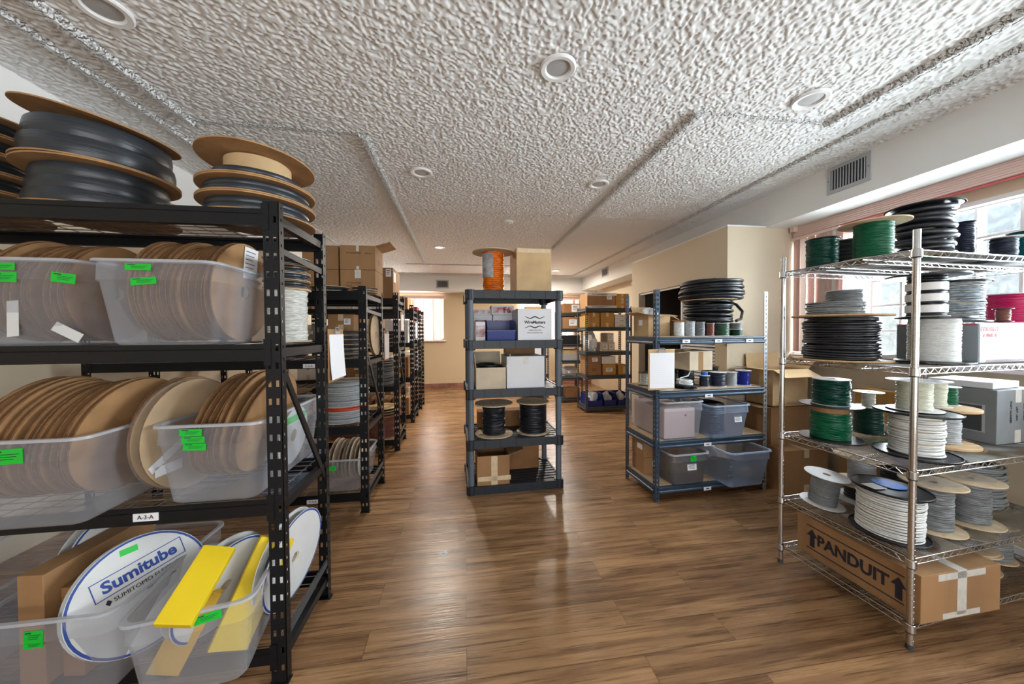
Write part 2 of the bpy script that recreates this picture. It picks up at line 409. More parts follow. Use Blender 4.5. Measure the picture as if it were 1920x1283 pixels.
# shallow battens on the ceiling (the tray outline)
def batten(n, p0, p1, w0=0.075, w1=0.03, d=0.036):
    p0, p1 = Vector((*p0, 0)), Vector((*p1, 0)); t = (p1 - p0).normalized(); s = Vector((t.y, -t.x, 0))
    m_ = MB(); T = lambda p, w_, z: p + s * w_ + Vector((0, 0, z))
    m_.hexa([T(p0, -w1 / 2, CZ - d), T(p0, w1 / 2, CZ - d), T(p1, w1 / 2, CZ - d), T(p1, -w1 / 2, CZ - d)],
            [T(p0, -w0 / 2, CZ), T(p0, w0 / 2, CZ), T(p1, w0 / 2, CZ), T(p1, -w0 / 2, CZ)])
    return struct('trim_%d' % n, m_, 'popcorn', smooth=0)
batten(1, (1.42, 1.88), (1.42, 6.8)); batten(2, (-0.66, 2.39), (-0.74, 6.8)); batten(3, (2.32, YB), (2.32, 1.88)); batten(4, (-1.68, YB), (-1.68, 2.39))
batten(5, (1.42, 1.88), (2.32, 1.88), 0.05, 0.03, 0.011); batten(6, (-1.68, 2.39), (-0.66, 2.39), 0.05, 0.03, 0.011); batten(7, (-1.1, 6.8), (1.42, 6.8), 0.06, 0.03, 0.02)
batten(8, (-1.87, YB), (-1.87, 7.85), 0.06, 0.025, 0.028); batten(9, (2.61, YB), (2.61, 7.85), 0.06, 0.025, 0.028); batten(10, (-1.87, 7.85), (2.61, 7.85), 0.06, 0.025, 0.028)
# bulkheads
struct('trim_11', box_mb(XL - .7, YB, SZ, XL, YF, CZ), 'wall_white', smooth=0)
struct('trim_12', box_mb(XR, YB, SZ, XR + .6, YF, CZ), 'wall_white', smooth=0)
struct('trim_13', box_mb(XL - .7, YF, 2.37, XR + .6, WF + .2, CZ), 'wall_white', smooth=0)
# walls
struct('wall_back', MB().box(WL - .2, YB - .2, 0, -1.6, YB, SZ).box(3.2, YB - .2, 0, WR + .2, YB, SZ).box(-1.6, YB - .2, 0, 3.2, YB, .3).box(-1.6, YB - .2, 2.3, 3.2, YB, SZ), 'wall_cream', smooth=0)
wb = MB().box(-1.6, YB - .12, .3, 3.2, YB - .06, .35).box(-1.6, YB - .12, 2.25, 3.2, YB - .06, 2.3)
for k in range(5): wb.box(-1.6 + k * 1.1875, YB - .12, .35, -1.55 + k * 1.1875, YB - .06, 2.25)
struct('window_4', wb, 'white_trim', smooth=0)  # unseen window, added as an opening for the rear fill light
struct('wall_left', box_mb(WL - .2, YB, 0, WL, WF, SZ), 'wall_cream', smooth=0)
# right wall with its long window opening
ZS, ZT, YW = 1.17, 2.26, 2.96
mr = MB(); mr.box(WR, YB, 0, WR + .2, WF, ZS); mr.box(WR, YB, ZT, WR + .2, WF, SZ); mr.box(WR, YW, ZS, WR + .2, WF, ZT); mr.box(WR, YB, ZS, WR + .2, -.6, ZT)
struct('wall_right', mr, 'wall_cream', smooth=0)
fw = [(-1.75, -0.5), (1.36, 3.0)]
mf = MB(); mf.box(WL - .2, WF, 0, WR + .2, WF + .2, 1.2); mf.box(WL - .2, WF, 2.28, WR + .2, WF + .2, 2.4)
mf.box(WL - .2, WF, 1.2, fw[0][0], WF + .2, 2.28); mf.box(fw[0][1], WF, 1.2, fw[1][0], WF + .2, 2.28); mf.box(fw[1][1], WF, 1.2, WR + .2, WF + .2, 2.28)
struct('wall_far', mf, 'wall_beige', smooth=0)
# skirting of brick coloured tiles
bt = MB(); x = WL
while x < WR:
    bt.box(x, WF - .012, 0, x + .195, WF, .115); x += .2
struct('baseboard_far', bt, 'brick_tile', smooth=0, bevel=0.002)
struct('baseboard_right', box_mb(WR - .012, YB, 0, WR, 2.9, .08), 'white_trim', smooth=0)
# alcove block with the closet
BX, BY0, BY1 = 2.55, 2.96, 4.84
ma = MB(); ma.box(BX, BY0, 0, WR, BY0 + .1, SZ); ma.box(BX, BY0 + .1, 1.955, BX + .1, BY1, SZ); ma.box(BX, 4.64, 0, BX + .1, BY1, 1.955); ma.box(BX, BY0 + .1, 0, BX + .1, 3.116, 1.955)
ma.box(BX + .1, BY1 - .1, 0, WR, BY1, SZ)
wa = struct('wall_alcove', ma, 'wall_cream', smooth=0)
struct('trim_14', box_mb(BX - .004, BY0 - .004, SZ, XR, BY1, SZ + .012), 'white_trim', smooth=0)
struct('trim_15', MB().box(BX + .02, 3.13, 1.93, BX + .06, 4.63, 1.955), 'white_trim', smooth=0)
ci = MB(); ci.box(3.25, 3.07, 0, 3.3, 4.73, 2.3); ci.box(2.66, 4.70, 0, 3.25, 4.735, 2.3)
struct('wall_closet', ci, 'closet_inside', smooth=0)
# louvred closet door
d = struct('door_1', MB().box(2.585, 3.13, 0, 2.615, 3.16, 1.9).box(2.585, 3.69, 0, 2.615, 3.72, 1.9).box(2.585, 3.16, 1.84, 2.615, 3.69, 1.9).box(2.585, 3.16, 0, 2.615, 3.69, .1).box(2.595, 3.16, 1.42, 2.61, 3.69, 1.84), 'white_trim')
lv = MB(); z = .12
while z < 1.40:
    lv.hexa([(2.583, 3.16, z), (2.612, 3.16, z + .022), (2.612, 3.69, z + .022), (2.583, 3.69, z)], [(2.583, 3.16, z + .005), (2.612, 3.16, z + .027), (2.612, 3.69, z + .027), (2.583, 3.69, z + .005)]); z += .036
lv.build('louvre_panel', 'white_trim', d)

# glass block window on the right
w1 = struct('window_1', MB().box(WR + .0, -.6, ZT - .03, WR + .16, YW, ZT).box(WR - .05, -.6, ZS, WR + .16, YW, ZS + .025), 'white_trim', smooth=0)
gb = MB(); fr = MB(); P_ = 0.192; y = YW
nrow = 5; z0 = ZS + .025; ph = (ZT - .03 - z0) / nrow
while y > -.6:
    for k in range(nrow):
        gb.box(WR + .07, y - P_ + .008, z0 + k * ph + .008, WR + .13, y - .008, z0 + (k + 1) * ph - .008)
    fr.box(WR + .06, y - .008, z0, WR + .14, y + .008, ZT - .03); y -= P_
for k in range(nrow + 1): fr.box(WR + .062, -.6, z0 + k * ph - .008, WR + .138, YW, z0 + k * ph + .008)
gb.build('glass_blocks', 'glass_block', w1, bevel=0.006); fr.build('window_frame', 'white_trim', w1, smooth=0)
wsill = struct('trim_16', MB().box(WR - .09, -.6, ZS - .03, WR + .02, YW, ZS + .002), 'white_trim', bevel=0.004)
# valance with fine ribs and the stacked vertical blinds
v = thing('window_valance', 'long ribbed pink valance above the glass block window', 'valance', (3.27, 0.4, 2.33))
vb = MB(); vb.box(0, -2.6, 0, .05, 2.55, .10)
for k in range(6): vb.box(-.006, -2.6, .006 + k * .016, 0, 2.55, .015 + k * .016)
vb.build('fascia', 'blind_pink', v); MB().box(-.008, -2.6, -.006, .04, 2.55, 0).build('bottom_edge', 'blind_edge', v); MB().box(-.006, 2.54, .0, .06, 2.556, .1).build('end_cap', 'blind_pink', v)
MB().box(-.05, 2.50, .05, 0.0, 2.54, .1).build('bracket', 'blind_pink', v)
def vane_mb(w_, h, ribs=0):
    m_ = MB(); n = 6; pr = [(w_ * (i / n - .5), .008 * math.cos(PI * (i / n - .5))) for i in range(n + 1)]
    for i in range(n):
        (a, b), (c, e) = pr[i], pr[i + 1]
        m_.add([(a, b, 0), (c, e, 0), (c, e, h), (a, b, h), (a, b + .0015, 0), (c, e + .0015, 0), (c, e + .0015, h), (a, b + .0015, h)], [(0, 1, 2, 3), (7, 6, 5, 4), (0, 4, 5, 1), (3, 2, 6, 7), (0, 3, 7, 4), (1, 5, 6, 2)])
    return m_
mat('vane_pink', (0.62, 0.44, 0.40), 0.7); mat('vane_white', (0.80, 0.72, 0.67), 0.7)
for mn in ('vane_pink', 'vane_white'):        # light comes a little through the vanes
    t = MATS[mn].node_tree; tl = t.nodes.new('ShaderNodeBsdfTranslucent'); ms = t.nodes.new('ShaderNodeMixShader'); ms.inputs[0].default_value = .22
    tl.inputs[0].default_value = t.nodes['Principled BSDF'].inputs['Base Color'].default_value
    t.links.new(t.nodes['Principled BSDF'].outputs[0], ms.inputs[1]); t.links.new(tl.outputs[0], ms.inputs[2]); t.links.new(ms.outputs[0], t.nodes['Material Output'].inputs[0])
bl = thing('vertical_blind', 'pink vertical blind drawn to the corner of the glass block window', 'blind', (3.27, 2.72, 1.2))
ys = [(.19, 75), (.13, 80), (.05, 78), (-.03, 84), (-.06, 86), (-.09, 85), (-.12, 86), (-.15, 87), (-.18, 88)]
MB().box(-.02, -.2, 1.10, .02, .24, 1.125).build('head_rail', 'blind_pink', bl)
for y, a in ys:
    q = vane_mb(.085, 1.10).build('vane', 'vane_pink' if a not in (80, 87) else 'vane_white', bl); q.location = (0, y, 0.0); q.rotation_euler = (0, 0, R(a))
# far windows with vertical blinds
for k, (x0, x1) in enumerate(fw):
    w2 = struct('window_%d' % (k + 2), MB().box(x0, WF + .06, 1.2, x0 + .04, WF + .1, 2.28).box(x1 - .04, WF + .06, 1.2, x1, WF + .1, 2.28).box(x0, WF + .06, 2.24, x1, WF + .1, 2.28).box(x0, WF + .06, 1.2, x1, WF + .1, 1.24).box((x0 + x1) / 2 - .02, WF + .06, 1.2, (x0 + x1) / 2 + .02, WF + .1, 2.28), 'white_trim', smooth=0)
    MB().box(x0, WF + .075, 1.2, x1, WF + .08, 2.28).build('pane', 'clear_glass', w2)
    struct('trim_%d' % (17 + k), MB().box(x0 - .03, WF - .07, 1.165, x1 + .06, WF + .06, 1.2), 'white_trim', bevel=0.006)
    b2 = thing('vertical_blind', ['pink and white vertical blind in the far window at the aisle end', 'pink vertical blind in the far window behind the plastic shelf'][k], 'blind', ((x0 + x1) / 2, WF - .03, 1.2))
    hw = (x1 - x0) / 2
    MB().box(-hw - .03, -.05, 1.02, hw + .04, .0, 1.10).build('valance', 'blind_pink', b2)
    n = int((x1 - x0) / .082)
    vm = vane_mb(.085, 1.02)
    o1 = vm.build('vane', 'vane_white', b2); o2 = vm.build('vane', 'vane_pink', b2)
    for i in range(n):
        s_ = o2 if i % 3 == 0 else o1
        q = s_ if i in (0, 1) and False else s_.copy()
        COL.objects.link(q); q.location = (-hw + .04 + i * .082, 0.02, 0.0); q.rotation_euler = (0, 0, R(24 + (i * 37) % 17)); q.parent = b2
    bpy.data.objects.remove(o1); bpy.data.objects.remove(o2)

# outside: ground and a hedge past the glass blocks
struct('ground_outside', MB().box(WR + .25, -14, -.3, 22, 16, -.2).box(-8, WF + .3, -.3, WR + .25, 22, -.2), 'outside_grey', smooth=0)
def blob(name, seedv, n, rx, ry, rz_, m_, parent=None):
    rnd = random.Random(seedv); q = MB()
    for i in range(n):
        while True:
            p = Vector((rnd.uniform(-1, 1), rnd.uniform(-1, 1), rnd.uniform(-1, 1)))
            if p.length < 1: break
        p = Vector((p.x * rx, p.y * ry, rz_ + p.z * rz_)); a = Vector((rnd.gauss(0, 1), rnd.gauss(0, 1), rnd.gauss(0, 1))).normalized(); b = a.orthogonal().normalized()
        s_ = rnd.uniform(.03, .06); q.add([p - a * s_, p + b * s_ * .5, p + a * s_, p - b * s_ * .5], [(0, 1, 2, 3)])
    return q.build(name, m_, parent, smooth=0)
hd = thing('hedge', 'green hedge outside beyond the glass block window', 'hedge', (4.1, 1.4, -.2))
blob('foliage', 3, 5200, .25, 1.1, .90, 'foliage', hd)
st = MB()
for k in range(7): st.cyl((0, -.9 + k * .3, 0), (.02, -.9 + k * .3, .9), .02, 6)
st.build('stem', 'card_dark', hd)

# recessed lights
mat('lit_lens', (.9, .88, .82), .5)
b_ = MATS['lit_lens'].node_tree.nodes['Principled BSDF']; b_.inputs['Emission Color'].default_value = (1, .93, .82, 1); b_.inputs['Emission Strength'].default_value = 3.0
def downlight(i, x, y, lab, r=.09):
    lit = y > 5
    t = thing('recessed_light', lab, 'ceiling light', (x, y, CZ - .011))
    MB().lathe([(r, .004), (r, -.004), (r * .93, -.010), (r * .72, -.008), (r * .68, .0), (r * .62, .004)], 40).build('trim_ring', 'white_plastic', t)
    MB().lathe([(.0005, -.001), (r * .3, -.0015), (r * .64, .001)], 32).build('lens', 'lit_lens' if lit else 'grey_plastic', t)
    if lit:  # far fixtures switched on, fill added to brighten the back of the room
        l = area('far_lamp_fill', (x, y, CZ - .03), (0, 0, 0), .12, .12, 32, (1.0, .93, .82)); l.data.shape = 'DISK'; l.data.spread = R(175)
    MB().lathe([(r * .69, -.002), (r * .62, .0035)], 40).build('baffle', 'white_trim', t)
lights = [(.479, 1.664, 'round recessed ceiling light nearest the picture centre, largest whole one'), (1.982, 1.693, 'round recessed ceiling light near the right wall vent'),
          (-.339, 2.895, 'round recessed ceiling light above the aisle beside the left racks, nearer one'), (1.214, 2.915, 'small round recessed ceiling light left of the long ceiling strip, right of the middle'),
          (-1.44, 1.611, 'round recessed ceiling light cut off by the top left picture edge'), (-.375, 5.42, 'small far recessed ceiling light above the left aisle'), (1.25, 5.75, 'tiny far recessed ceiling light above the back right racks'), (2.0, 7.2, 'farthest tiny recessed ceiling light by the far bulkhead')]
for i, (x, y, l) in enumerate(lights): downlight(i, x, y, l)
t = thing('smoke_detector', 'small flat round detector on the ceiling in the middle of the room', 'smoke detector', (.541, 4.05, CZ - .006))
MB().lathe([(.06, 0), (.06, -.012), (.045, -.022), (.0005, -.022)], 32).build('housing', 'white_plastic', t); MB().lathe([(.012, -.022), (.012, -.026), (.0005, -.026)], 16).build('test_button', 'grey_plastic', t)

def vent(lab, origin, ux, w_, h, n, facing):
    """wall register: origin lower left corner, ux along its width"""
    t = thing('air_vent', lab, 'vent', origin); u = Vector(ux); nn = Vector(facing)
    def bx(q, a0, a1, b0, b1, d0, d1):
        P = [u * a + Vector((0, 0, b)) + nn * d for d in (d0, d1) for a, b in ((a0, b0), (a1, b0), (a1, b1), (a0, b1))]
        q.hexa(P[:4], P[4:]); return q
    f = MB(); e = .028; bx(f, 0, w_, 0, e, 0, .008); bx(f, 0, w_, h - e, h, 0, .008); bx(f, 0, e, e, h - e, 0, .008); bx(f, w_ - e, w_, e, h - e, 0, .008); f.build('frame', 'vent_grey', t, smooth=0)
    bx(MB(), e, w_ - e, e, h - e, .0005, .001).build('dark_duct_sheet', 'duct_dark', t, smooth=0)  # near-black sheet in place of the dark inside of the duct
    s_ = MB()
    for k in range(n):
        a = e + (w_ - 2 * e) * (k + .5) / n; bx(s_, a - .0025, a + .0025, e, h - e, .001, .010)
    s_.build('louvre_blades', 'vent_grey', t, smooth=0)
    for a in (.010, w_ - .016): bx(MB(), a, a + .006, h / 2 - .003, h / 2 + .003, .008, .010).build('screw', 'grey_steel', t)
vent('grey air vent high on the right bulkhead above the windows', (XR, 2.39, 2.515), (0, -1, 0), .30, .215, 12, (-1, 0, 0))
vent('small air vent on the far bulkhead above the aisle end', (-.645, YF, 2.44), (1, 0, 0), .30, .20, 10, (0, -1, 0))
vent('distant air vent on the right bulkhead above the back racks', (XR, 6.95, 2.56), (0, -1, 0), .32, .18, 8, (-1, 0, 0))
#PART3
# ------------------------------------------------------------------ builders for racks
def slotted(q, o, u, nrm, w_, z0, z1, kind):
    """one face of an upright with its rows of slots"""
    H = z1 - z0
    if kind == 'tear':      # two columns of slots
        us = [w_ * .16, w_ * .2, w_ * .28, w_ * .2, w_ * .16]; hc = (1, 3); hh, hs = .026, .046
    elif kind == 'small':   # one column of small square holes
        us = [w_ * .38, w_ * .24, w_ * .38]; hc = (1,); hh, hs = .012, .0385
    else:                   # keyholes
        us = [w_ * .34, w_ * .32, w_ * .34]; hc = (1,); hh, hs = .018, .020
    n = int(H / (hh + hs)); vs = []; holes = set(); k = 0
    for i in range(n):
        vs += [hs, hh]
        for c in hc: holes.add((c, 2 * i + 1))
    vs.append(H - n * (hh + hs))
    q.plate((o[0], o[1], z0), u, (0, 0, 1), nrm, .002, us, vs, holes)

def upright(q, x, y, sx, sy, w_, dpt, z1, kf, ks):
    """angle post whose corner is at x,y; faces run inward sx (along x) and sy (along y)"""
    slotted(q, (x, y), (sx, 0, 0), (0, sy, 0), w_, 0.004, z1, kf)
    slotted(q, (x, y), (0, sy, 0), (-sx * -1, 0, 0), dpt, 0.004, z1, ks)

def boltless_rack(label, x1, y0, W, D, H, levels, cat='shelf rack', name='steel_rack', steel='black_steel', tags=(), grid=.10, full=True, braces=True):
    """black boltless rack: right front corner at x1,y0, running W to the left and D deep"""
    t = thing(name, label, cat, (x1, y0, 0))
    pm = MB(); upright(pm, 0, 0, -1, 1, .058, .036, H, 'tear', 'small'); post = pm.build('post', steel, t, smooth=0)
    pm2 = MB(); upright(pm2, 0, 0, -1, -1, .058, .036, H, 'tear', 'small'); p2 = pm2.build('post', steel, t, smooth=0); p2.location = (0, D, 0)
    if full:
        pm3 = MB(); upright(pm3, 0, 0, 1, 1, .058, .036, H, 'tear', 'small'); p3 = pm3.build('post', steel, t, smooth=0); p3.location = (-W, 0, 0)
        pm4 = MB(); upright(pm4, 0, 0, 1, -1, .058, .036, H, 'tear', 'small'); p4 = pm4.build('post', steel, t, smooth=0); p4.location = (-W, D, 0)
    for dy in (0, D):
        MB().box(-.066, dy - .03 if dy else -.006, 0, .008, dy + .006 if dy else .03, .004).build('foot_plate', steel, t, smooth=0)
    fb = MB(); fb.box(-W + .03, .003, -.066, -.034, .008, 0).box(-W + .03, .008, -.066, -.034, .030, -.060).box(-W + .03, .003, -.022, -.034, .030, -.018)
    cb = MB(); cb.box(-.062, -.0035, -.085, -.036, -.0005, .02)
    wd = MB(); nx = int((W - .1) / grid)
    for i in range(nx + 1): wd.cyl((-W + .06 + i * (W - .12) / nx, .012, -.006), (-W + .06 + i * (W - .12) / nx, D - .012, -.006), .0022, 5)
    ny = int((D - .06) / .055)
    for i in range(ny + 1): wd.cyl((-W + .05, .03 + i * (D - .06) / ny, -.010), (-.05, .03 + i * (D - .06) / ny, -.010), .0022, 5)
    first = {}
    for z in levels:
        for k, (nm, src, mt) in enumerate((('beam', fb, steel), ('beam_clip', cb, steel), ('wire_deck', wd, 'wire_steel'))):
            if nm not in first:
                o = src.build(nm, mt, t, smooth=30 if nm == 'wire_deck' else 0); first[nm] = o
            else:
                o = first[nm].copy(); COL.objects.link(o); o.parent = t
            o.location = (0, 0, z)
            if nm == 'beam':
                o2 = first[nm].copy(); COL.objects.link(o2); o2.parent = t; o2.location = (0, D, z); o2.scale = (1, -1, 1)
        sb = MB().box(-.034, .03, z - .055, -.006, D - .03, z - .02).build('side_rail', steel, t, smooth=0)
    if braces:
        MB().hexa([(-.012, .01, .17), (-.002, .01, .17), (-.002, .01, .20), (-.012, .01, .20)], [(-.012, D - .01, .19), (-.002, D - .01, .19), (-.002, D - .01, .22), (-.012, D - .01, .22)]).build('end_tie', 'grey_steel' if steel == 'black_steel' else steel, t, smooth=0)
        MB().hexa([(-.014, .02, 1.26), (-.004, .02, 1.26), (-.004, .02, 1.31), (-.014, .02, 1.31)], [(-.014, D - .02, .61), (-.004, D - .02, .61), (-.004, D - .02, .66), (-.014, D - .02, .66)]).build('brace', steel, t, smooth=0)
        zt = H - .20
        MB().hexa([(-.014, .02, zt), (-.004, .02, zt), (-.004, .02, zt + .025), (-.014, .02, zt + .025)], [(-.014, D - .02, zt - .02), (-.004, D - .02, zt - .02), (-.004, D - .02, zt + .01), (-.014, D - .02, zt + .01)]).build('brace', steel, t, smooth=0)
    for (tx, tz, txt) in tags:
        lb = MB().box(tx - .042, -.0005, tz - .015, tx + .042, .0025, tz + .015).build('shelf_label', 'paper', t, smooth=0)
        text_mesh('lettering', txt, .022, 'ink', lb, face_m((tx, -.0012, tz)))
    return t

def clipboard(label, loc, rz, w_=.15, h=.26, tilt=0.0, bend=False, back='card_dark'):
    t = thing('clipboard', label, 'clipboard', loc, rot=(tilt, 0, rz))
    MB().box(-w_ / 2, .002, -h, w_ / 2, .006, 0).build('board', back, t, bevel=.002)
    q = MB(); n = 8
    for i in range(n):
        za, zb_ = -.03 - (h - .045) * i / n, -.03 - (h - .045) * (i + 1) / n
        ya = -.001 - (.012 * (i / n) ** 2 if bend else 0); yb = -.001 - (.012 * ((i + 1) / n) ** 2 if bend else 0)
        q.hexa([(-w_ / 2 + .012, ya, za), (w_ / 2 - .004, ya, za), (w_ / 2 - .004, ya + .002, za), (-w_ / 2 + .012, ya + .002, za)], [(-w_ / 2 + .012, yb, zb_), (w_ / 2 - .004, yb, zb_), (w_ / 2 - .004, yb + .002, zb_), (-w_ / 2 + .012, yb + .002, zb_)])
    pp = q.build('paper', 'paper', t, smooth=40)
    ln = MB()
    for i in range(14): ln.box(-w_ / 2 + .02, -.0016, -.05 - i * (h - .09) / 14 - .0005, w_ / 2 - .02, -.0012, -.05 - i * (h - .09) / 14)
    if not bend: ln.build('ruled_line', 'grey_plastic', pp, smooth=0)
    MB().box(-.035, -.008, -.028, .035, .001, -.012).tube([(-.03, -.004, -.012), (-.02, -.004, .008), (.02, -.004, .008), (.03, -.004, -.012)], .003, 6).build('clip', 'galvanised', t)
    return t

# ------------------------------------------------------------------ builders for spools and reels
def winding_mb(r, z0, z1, pitch, seed_=0, rough=.18, n=36, inner=.02):
    rnd = random.Random(seed_); rows = max(2, int((z1 - z0) / pitch)); q = MB(); vs = []; fs = []; k = 0
    prof = []
    for i in range(rows):
        a = z0 + (z1 - z0) * i / rows; p = (z1 - z0) / rows; j = rnd.uniform(-1, 1) * pitch * rough * 1.4
        prof += [(r - pitch * .42 + j, a), (r + j - pitch * .06, a + p * .22), (r + j, a + p * .5), (r + j - pitch * .06, a + p * .78)]
    prof.append((r - pitch * .42, z1)); prof = [(inner, z0)] + prof + [(inner, z1)]
    for pi_, (rr, z) in enumerate(prof):
        ph = rnd.uniform(0, 6.28); am = pitch * rough if 0 < pi_ < len(prof) - 1 else 0
        for i in range(n):
            a = 2 * PI * i / n
            zz = z + (am * .9 * math.sin(a * 2 + ph * .2 + z * 9) if 1 < pi_ < len(prof) - 2 else 0)
            r2 = rr + am * .6 * math.sin(a * 3 + ph)
            vs.append((r2 * math.cos(a), r2 * math.sin(a), zz))
    m_ = len(prof)
    for j in range(m_ - 1):
        for i in range(n):
            l = (i + 1) % n; fs.append((j * n + i, j * n + l, (j + 1) * n + l, (j + 1) * n + i))
    return q.add(vs, fs)

def spool(label, loc, fr, h, wr, wire, fl='tan_board', ft=.008, ftop=None, fltop=None, pitch=.008, tilt=(0, 0), rz=0, cat='wire spool', name='wire_spool', cr=None, fill=(0, 1), core='card_pale', hole=.018, group=None, rough=.18, extras=None, seed_=None, edge=None):
    t = thing(name, label, cat, loc, rot=(tilt[0], tilt[1], rz), group=group)
    ftop = ftop or fr; fltop = fltop or fl
    MB().disc(fr, 0, ft, hole).build('bottom_flange', fl, t, bevel=min(.002, ft * .3))
    MB().disc(ftop, h - ft, h, hole).build('top_flange', fltop, t, bevel=min(.002, ft * .3))
    cr = cr or wr * .6
    MB().disc(cr, ft, h - ft, hole * .9, 28).build('core', core, t)
    z0 = ft + (h - 2 * ft) * fill[0]; z1 = ft + (h - 2 * ft) * fill[1]
    winding_mb(wr, z0 + .0005, z1 - .0005, pitch, seed_ if seed_ is not None else sum(map(ord, label)) % 999, rough, inner=cr * .98).build('winding', wire, t, smooth=60)
    return t

def cable_loops(q, r, z0, z1, d, rnd, layers=1, wob=.35, n=44):
    """stacked turns of a thick cable"""
    rows = max(1, int((z1 - z0) / d))
    for l in range(layers):
        for i in range(rows):
            rr = r - l * d * .92 + rnd.uniform(-1, 1) * d * .3; z = z0 + d * .5 + (z1 - z0 - d) * i / max(1, rows - 1)
            p1, p2, a1 = rnd.uniform(0, 6.28), rnd.uniform(0, 6.28), d * wob
            q.tube([((rr + a1 * .7 * math.sin(2 * a + p2)) * math.cos(a), (rr + a1 * .7 * math.sin(2 * a + p2)) * math.sin(a), max(z0 + d * .45, z + a1 * math.sin(a + p1))) for a in (2 * PI * k / n for k in range(n))], d * .5, 8, closed=True)
    return q

def cable_coil(label, loc, r, h, d, wire='black_rubber', layers=2, rz=0, tilt=(0, 0), group=None, seed_=1, tail=None, name='cable_coil', cat='cable coil'):
    t = thing(name, label, cat, loc, rot=(tilt[0], tilt[1], rz), group=group)
    rnd = random.Random(seed_); cable_loops(MB(), r, 0, h, d, rnd, layers).build('turns', wire, t, smooth=60) if False else None
    q = MB(); cable_loops(q, r, 0, h, d, rnd, layers); q.build('loops', wire, t, smooth=60)
    if tail: MB().tube(tail, d * .5, 8).build('tail', wire, t, smooth=60)
    return t

def reel_mb(r, t_, hole=.025, slots=True, n=44, bend=0.0):
    q = MB(); q.disc(r, -t_ / 2, t_ / 2, hole, n); return q

def card_reel(label, loc, r, gap, rot, group=None, flange='kraft_flange', wire='black_tubing', wr=None, dn='cardboard_reel', cat='cardboard reel', lab=None, wrap=False):
    """flat reel: two corrugated discs with flat tubing wound between; its axis is the local Z, centre at loc"""
    t = thing(dn, label, cat, loc, rot=rot, group=group)
    for s in (-1, 1):
        q = MB().disc(r, s * gap / 2 - .002, s * gap / 2 + .002, .03, 44)
        f = q.build('flange', flange, t)
        e = MB().lathe([(r - .0005, s * gap / 2 - .0022), (r + .0012, s * gap / 2 - .0022), (r + .0012, s * gap / 2 + .0022), (r - .0005, s * gap / 2 + .0022)], 44, (0, 0, 0), True).build('corrugated_edge', 'kraft_edge', f)
    MB().disc(.06, -gap / 2 + .002, gap / 2 - .002, .03, 28).build('core', 'card_pale', t)
    wr = wr or r * .78
    winding_mb(wr, -gap / 2 + .003, gap / 2 - .003, gap * .33, 3, .1, inner=.061).build('winding', wire, t, smooth=60)
    return t

# ------------------------------------------------------------------ cartons
def carton(label, loc, W, D, H, rz=0, m_='card', open_=False, tape='tape', group=None, name='cardboard_box', cat='box', flaps=(60, 60, 60, 60), rot=None, labels=(), texts=(), tapeface=True, dark='card_dark', seam=True):
    """box with its lower front left corner at loc; front faces local -y"""
    t = thing(name, label, cat, loc, rz, group, rot=rot)
    if not open_:
        MB().box(0, 0, 0, W, D, H).build('carton', m_, t, smooth=0, bevel=.0025)
        if tape:
            tw = min(.05, W * .2)
            MB().box(W / 2 - tw / 2, -.0008, H - min(.07, H * .4), W / 2 + tw / 2, D + .0008, H + .0008).build('tape', tape, t, smooth=0)
            if tapeface: MB().box(W / 2 - tw / 2, -.0008, 0.001, W / 2 + tw / 2, 0.0, min(.07, H * .35)).build('tape', tape, t, smooth=0)
        if seam: MB().box(.002, D / 2 - .001, H, W - .002, D / 2 + .001, H + .0004).build('flap_seam', dark, t, smooth=0)
    else:
        e = .004; q = MB(); q.box(0, 0, 0, W, e, H); q.box(0, D - e, 0, W, D, H); q.box(0, e, 0, e, D - e, H); q.box(W - e, e, 0, W, D - e, H); q.box(e, e, 0, W - e, D - e, e)
        q.build('carton', m_, t, smooth=0)
        fl = min(D, W) * .48
        for k, a in enumerate(flaps):       # front, back, left, right ; angle above horizontal, outward
            if a is None: continue
            c, s_ = math.cos(R(a)) * fl, math.sin(R(a)) * fl
            P = [[(0, 0, H), (W, 0, H), (W, -c, H + s_), (0, -c, H + s_)], [(W, D, H), (0, D, H), (0, D + c, H + s_), (W, D + c, H + s_)],
                 [(0, D, H), (0, 0, H), (-c, 0, H + s_), (-c, D, H + s_)], [(W, 0, H), (W, D, H), (W + c, D, H + s_), (W + c, 0, H + s_)]][k]
            nrm = (Vector(P[1]) - Vector(P[0])).cross(Vector(P[3]) - Vector(P[0])).normalized() * .004
            q = MB(); q.hexa(P, [tuple(Vector(p) + nrm) for p in P]); q.build('flap', m_, t, smooth=0)
    for (x, z, w_, h, mm, f) in labels:      # stickers on front ('f') or right ('r') or left ('l') side
        if f == 'f': q = MB().box(x - w_ / 2, -.0012, z - h / 2, x + w_ / 2, -.0002, z + h / 2)
        elif f == 'r': q = MB().box(W + .0002, x - w_ / 2, z - h / 2, W + .0012, x + w_ / 2, z + h / 2)
        else: q = MB().box(-.0012, x - w_ / 2, z - h / 2, -.0002, x + w_ / 2, z + h / 2)
        o = q.build('sticker', mm, t, smooth=0)
        if f == 'f' and h > .02 and mm in ('paper', 'white_carton'):
            qq = MB()
            for i in range(3): qq.box(x - w_ * .35, -.0018, z + h * (.25 - i * .22), x + w_ * (.3 - .1 * i), -.0013, z + h * (.25 - i * .22) + h * .07)
            qq.build('print', 'ink', o, smooth=0)
    for (txt, size, x, z, mm, f, rl, bd) in texts:
        M_ = face_m((x, -.0006, z), '-y', rl) if f == 'f' else (face_m((W + .0006, x, z), '+x', rl) if f == 'r' else face_m((-.0006, x, z), '-x', rl))
        text_mesh('lettering', txt, size, mm, t, M_, bold=bd)
    return t

